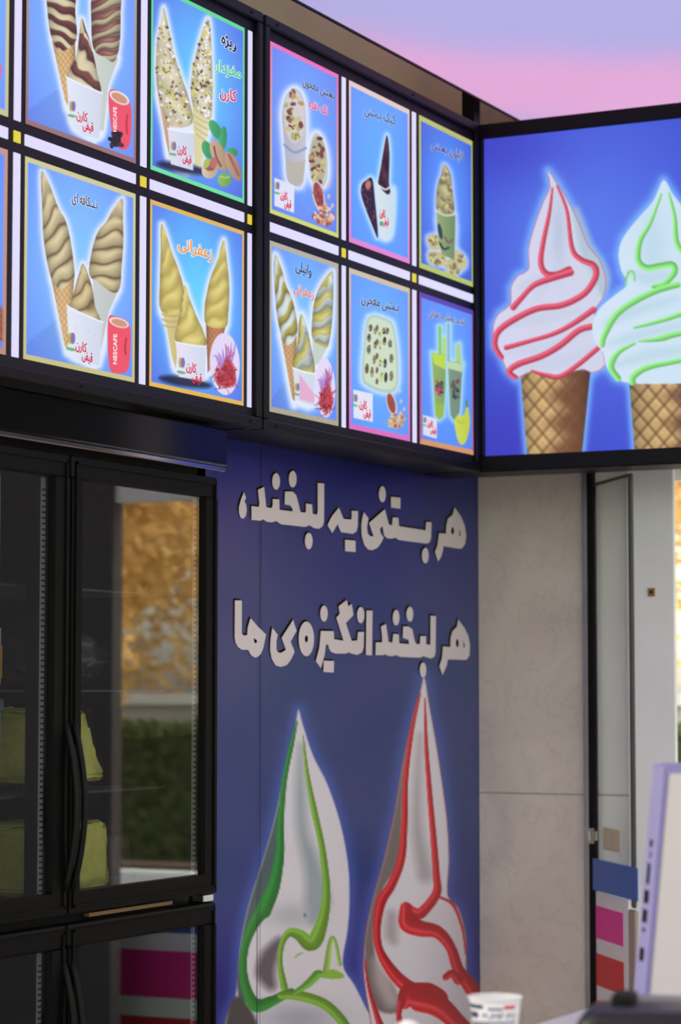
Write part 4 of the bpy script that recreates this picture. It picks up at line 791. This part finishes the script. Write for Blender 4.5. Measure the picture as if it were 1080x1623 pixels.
leafbox('lower_panel', .016, .325, .06, .92, -.005, .006, mat('white_board', (244, 244, 240), .4, var=.02))
for l1, z0, z1, c in ((.44, .925, 1.016, (50, 104, 190)), (.277, .786, .879, (250, 16, 160)), (.281, .65, .742, (226, 14, 26)), (.281, .52, .606, (250, 110, 40))):
    tag(leafbox('stripe', .017, l1, z0, z1, .0061 if z1 < 1 else .013, .0075 if z1 < 1 else .0155, mat('stripe_vinyl', c, .4, var=.05, vscale=6)), None)
leafbox('paper_note', .085, .25, 1.045, 1.11, .0035, .0042, mat('yellowed_paper', (214, 204, 168), .6, var=.06))
k = leafbox('latch_knob', .03, .062, 1.06, 1.105, .012, .045, K['chrome'], None, .009)

# ------------------------------------------------------------------ counter and the things on it
R = thing('counter', (2.4, .85, 0), 'white service counter in front of the slogan panel', 'counter')
box('worktop', (.9, .3, .955), (5.1, 1.431, 1.0), K['counter'], R, .006); box('counter_body', (1.0, .36, 0), (5.05, 1.38, .955), K['white_paint'], R)
cx, cy = 3.264, 1.389
R = thing('paper_cup', (cx, cy, 1.0), 'small white paper cup with dark blue printing on the counter', 'cup')
ZT = 1.0715; prof = [(.0265, 1.003), (.028, 1.0), (.0372, ZT-.003)]
lathe('cup_wall', (cx, cy), [(0.0, 1.002), (.028, 1.001), (.0370, ZT-.003), (.0364, ZT-.003), (.0275, 1.004), (0, 1.004)], K['paper'], R, 48, False)
tube('rim', [(cx+.0375*math.cos(2*math.pi*k/40), cy+.0375*math.sin(2*math.pi*k/40), ZT-.002) for k in range(41)], .0016, K['paper'], R, 6)
def wrap_text(t, z, h, span, a0, m):
    x0, x1, G = text_polys(t); vs, fs = [], []
    for o, H in G:
        loops = [[Vector((p[0], p[1], 0)) for p in L] for L in [o]+H]; b = len(vs)
        for L in loops:
            for p in L:
                zz = z+p.y*h; r = .028+(.0372-.028)*(zz-1.0)/(ZT-1.0)+.0006; an = a0+(p.x-x0)/(x1-x0)*span
                vs.append((cx+r*math.cos(an), cy+r*math.sin(an), zz))
        fs += [tuple(b+k for k in q) for q in tessellate_polygon(loops)]
    put('lettering', vs, fs, m, R)
navy = mat('navy_ink', (52, 56, 92), .5); redi = mat('red_ink', (206, 70, 70), .5); A0 = math.radians(23+180)
wrap_text('PUMP PO', 1.042, .013, 1.5, A0-.55, navy)
for zz, h, rp in ((1.056, .0065, 'mmmm mm mmm'), (1.034, .006, 'mmm mmmmm mm'), (1.025, .006, 'mmmmm mm mmm')): pass
def cup_band(z0, z1, a0, a1, m, nm='printed_band'):
    vs, fs = [], []; n = 16
    for k in range(n+1):
        an = a0+(a1-a0)*k/n
        for zz in (z0, z1): r = .028+(.0372-.028)*(zz-1.0)/(ZT-1.0)+.0004; vs.append((cx+r*math.cos(an), cy+r*math.sin(an), zz))
    put(nm, vs, [(2*k, 2*k+2, 2*k+3, 2*k+1) for k in range(n)], m, R)
for z0, z1, a, b, m in ((1.056, 1.0625, -1.4, -.5, navy), (1.055, 1.058, -.3, .3, navy), (1.056, 1.0615, .35, .9, redi), (1.036, 1.0385, -1.2, 1.0, navy), (1.028, 1.0345, -1.3, -.2, navy), (1.0285, 1.0325, 0, .9, navy), (1.018, 1.0245, -1.3, .9, navy), (1.043, 1.052, -1.35, -.75, navy)): cup_band(z0, z1, A0+a, A0+b, m)
c2 = (2.965, 1.385)
R = thing('sundae_cup', (*c2, 1.0), 'tiny white domed plastic cup on the counter edge', 'cup')
lathe('cup_body', c2, [(.02, 1.0), (.026, 1.03), (.027, 1.032)], K['white'], R, 28); lathe('dome_lid', c2, [(.029, 1.031), (.029, 1.036), (.026, 1.05), (.018, 1.064), (.008, 1.0715), (.0, 1.073)], K['white'], R, 28)
# touch screen terminal, seen from behind and the side
PV = Vector((.944, .33, 0)); PL = Vector((-.33, .944, 0)); a50 = math.radians(50); a40 = math.radians(40)
NS = (-PV*math.cos(a50)+PL*math.sin(a50)); NW = (-PV*math.cos(a40)-PL*math.sin(a40)); EW = -NS
TL = math.radians(8.4); UPT = Vector((0, 0, 1))*math.cos(TL)+NW*math.sin(TL); NT = NW*math.cos(TL)-Vector((0, 0, 1))*math.sin(TL)
P0 = Vector((3.408, 1.236, 1.045))-PL*.02
R = thing('pos_monitor', P0+EW*.18, 'white touch screen terminal with lavender edge and side ports on the counter', 'monitor')
def mbox(nm, w0, w1, h0, h1, t0, t1, m, bev=0., parent=None):
    bm = bmesh.new(); bmesh.ops.create_cube(bm, size=1)
    for v in bm.verts: v.co = Vector(((w0+w1)/2+v.co.x*(w1-w0), (t0+t1)/2+v.co.y*(t1-t0), (h0+h1)/2+v.co.z*(h1-h0)))
    if bev: bmesh.ops.bevel(bm, geom=bm.edges[:], offset=bev, segments=2, affect='EDGES')
    for v in bm.verts:
        w, t, h = v.co; v.co = P0+EW*w+NT*t+UPT*h
    return bmput(nm, bm, m, parent or R)
mbox('body', 0, .37, 0, .352, -.034, -.003, K['lavender'], .003); mbox('back_cover', .006, .364, .004, .342, -.004, .001, mat('warm_white_plastic', (196, 189, 186), .45, var=.02), .002)
mbox('screen', .012, .358, .012, .34, -.036, -.0335, K['gloss_black'])
for h0, h1, t0, t1 in ((.232, .243, -.023, -.018), (.216, .226, -.021, -.019), (.178, .208, -.024, -.018), (.150, .169, -.026, -.016), (.122, .141, -.026, -.016), (.108, .114, -.023, -.018), (.066, .085, -.025, -.016)): mbox('port', -.0012, .001, h0, h1, t0, t1, K['rubber'], .0006)
fb = P0+EW*.18
box('foot', (fb.x-.09, fb.y-.11, 1.0), (fb.x+.09, fb.y+.07, 1.016), K['white'], R, .004); box('stand', (fb.x-.035, fb.y-.03, 1.014), (fb.x+.035, fb.y+.02, 1.12), K['white'], R, .008)
# receipt printer
px_, py_ = 2.93, .975
R = thing('receipt_printer', (px_, py_, 1.0), 'black rounded receipt printer with grey lid in front of the terminal', 'printer')
box('body', (px_-.085, py_-.15, 1.0), (px_+.075, py_+.15, 1.117), mat('black_abs', (14, 14, 16), .35, spec=.3), R, .035, 5, math.radians(16), None, True)
box('lid', (px_+.05, py_-.125, 1.09), (px_+.09, py_+.13, 1.121), mat('dark_grey_abs', (104, 102, 108), .3), R, .012, 4, math.radians(16), None, True)
box('lever', (px_-.03, py_+.082, 1.108), (px_+.02, py_+.11, 1.13), K['rubber'], R, .005, 2, math.radians(12))

# ------------------------------------------------------------------ the street outside the doorway
struct(box('ground', (-40, -40, -.12), (60, 40, -.02), mat('pavement', (156, 152, 144), .9, var=.1, vscale=3)))
gt = thing('striped_gate', (7.2, 1.9, 0), 'low striped gate of white, magenta and red boards outside the doorway', 'gate')
for z0, z1, c in ((.1, .42, (186, 30, 40)), (.42, .485, (206, 222, 210)), (.485, .64, (206, 32, 130)), (.64, .66, (214, 214, 220)), (.66, .70, (206, 216, 222)), (.70, .735, (44, 76, 150))):
    box('board', (7.18, 1.3, z0), (7.2, 2.34, z1), mat('gate_paint', c, .5, var=.05), gt, .002, 1)
for y in (1.3, 2.3): box('gate_post', (7.2, y, -.02), (7.24, y+.04, .745), K['white_paint'], gt)
K['bark'] = mat('bark', (92, 76, 62), .9, var=.3, vscale=12, bump=.5)
def leaf_mat(nm, c):
    m = mat(nm, c, .7, var=.25, vscale=1.5); nt = m.node_tree; b = nt.nodes['Principled BSDF']; o = nt.nodes['Material Output']
    tr = nt.nodes.new('ShaderNodeBsdfTranslucent'); tr.inputs[0].default_value = (*lin(c), 1); ad = nt.nodes.new('ShaderNodeMixShader'); ad.inputs[0].default_value = .5
    nt.links.new(b.outputs[0], ad.inputs[1]); nt.links.new(tr.outputs[0], ad.inputs[2]); nt.links.new(ad.outputs[0], o.inputs[0]); return m
LM = [leaf_mat('autumn_gold', (216, 180, 114)), leaf_mat('autumn_tan', (206, 172, 112)), leaf_mat('olive_leaf', (138, 136, 82))]
def tree(x, y, h, r, lm, label):
    R = thing('autumn_tree', (x, y, -.02), label, 'tree', 'street trees outside')
    tube('trunk', [(x, y, -.02), (x+.05, y, h*.25), (x-.04, y+.05, h*.55), (x, y, h*.85)], [.16, .12, .09, .03], K['bark'], R)
    for k in range(5):
        an = k*1.3+x; tube('branch', [(x, y, h*(.3+.08*k)), (x+math.cos(an)*r*.4, y+math.sin(an)*r*.4, h*(.42+.08*k)), (x+math.cos(an)*r*.75, y+math.sin(an)*r*.75, h*(.5+.08*k))], [.06, .04, .015], K['bark'], R, 6)
    n = 15000; d = RNG.normal(size=(n, 3)); d /= np.linalg.norm(d, axis=1)[:, None]; rad = RNG.random(n)**.45*(1+.25*np.sin(d[:, 0]*5+d[:, 1]*4)*np.sin(d[:, 2]*6))
    c = d*rad[:, None]*np.array((r, r, h*.36))+np.array((x, y, h*.62))
    u = RNG.normal(size=(n, 3)); u /= np.linalg.norm(u, axis=1)[:, None]; w = np.cross(u, RNG.normal(size=(n, 3))); w /= np.linalg.norm(w, axis=1)[:, None]; q = (.035+.035*RNG.random((n, 1)))
    vs = np.stack([c-u*q, c+w*q*.6, c+u*q, c-w*q*.6], 1).reshape(-1, 3).tolist(); fs = np.arange(4*n).reshape(n, 4).tolist()
    o = put('foliage', vs, fs, lm, R); o['kind'] = 'stuff'
for x, y, h, r, m, lb in ((10.7, -1.9, 4.6, 1.5, 0, 'golden autumn tree nearest the doorway, mirrored in the fridge glass'), (15.8, 1.0, 4.9, 1.3, 0, 'golden autumn tree behind the low white wall'), (17.2, -5.2, 5.6, 2.1, 1, 'tan leaved tree beyond the golden ones'), (17.2, 5.0, 6.5, 2.2, 0, 'tall golden tree seen straight through the doorway'), (20.5, -1.2, 5.6, 2.4, 2, 'olive green tree far across the street'), (25, 10.5, 7, 3, 1, 'tan leaved tree far behind the doorway')):
    tree(x, y, h, r, LM[m], lb)
R = thing('wall_stand_in', (13.9, -1, 0), 'added low white wall making a pale band in the fridge reflection', 'wall')  # added wall, its height set for the white band mirrored in the glass
box('wall_body', (13.8, -9, -.02), (14.0, 9, 1.42), mat('white_render', (206, 204, 198), .8, var=.06), R); box('coping', (13.76, -9, 1.42), (14.04, 9, 1.49), K['white_paint'], R)
pb = thing('planter_stand_in', (9.6, 0, -.02), 'added white planter box making a pale patch in the fridge reflection', 'planter')  # added box, gives the doors a pale blob to mirror
box('trough', (9.4, -1.2, -.02), (9.8, 1.3, .72), mat('white_concrete', (222, 230, 236), .6, var=.04), pb, .02, 2); box('soil', (9.45, -1.15, .70), (9.75, 1.25, .735), mat('soil', (70, 56, 46), .9, var=.3, vscale=20), pb)
hd = thing('hedge', (13.3, 0, -.02), 'added dark green hedge standing in for a parked car mirrored in the fridge', 'hedge')  # added in place of a car, sized to fill the dark part of the reflection
HG = mat('hedge_green', (70, 82, 52), .9, var=.5, vscale=12, bump=1.)
box('hedge_core', (13.14, -7.9, -.02), (13.46, 7.9, 1.25), HG, hd, .08, 3)
n = 14000; c = np.stack([13.1+.4*RNG.random(n), -8+16*RNG.random(n), 1.3*RNG.random(n)], 1); k = RNG.integers(0, 3, n); c[k == 0, 0] = 13.12; c[k == 1, 2] = 1.27
c += RNG.normal(size=(n, 3))*.02; u = RNG.normal(size=(n, 3)); u /= np.linalg.norm(u, axis=1)[:, None]; w = np.cross(u, RNG.normal(size=(n, 3))); w /= np.linalg.norm(w, axis=1)[:, None]; q = .03+.03*RNG.random((n, 1))
lf = put('foliage', np.stack([c-u*q, c+w*q*.6, c+u*q, c-w*q*.6], 1).reshape(-1, 3).tolist(), np.arange(4*n).reshape(n, 4).tolist(), leaf_mat('hedge_leaf', (96, 108, 62)), hd); lf['kind'] = 'stuff'
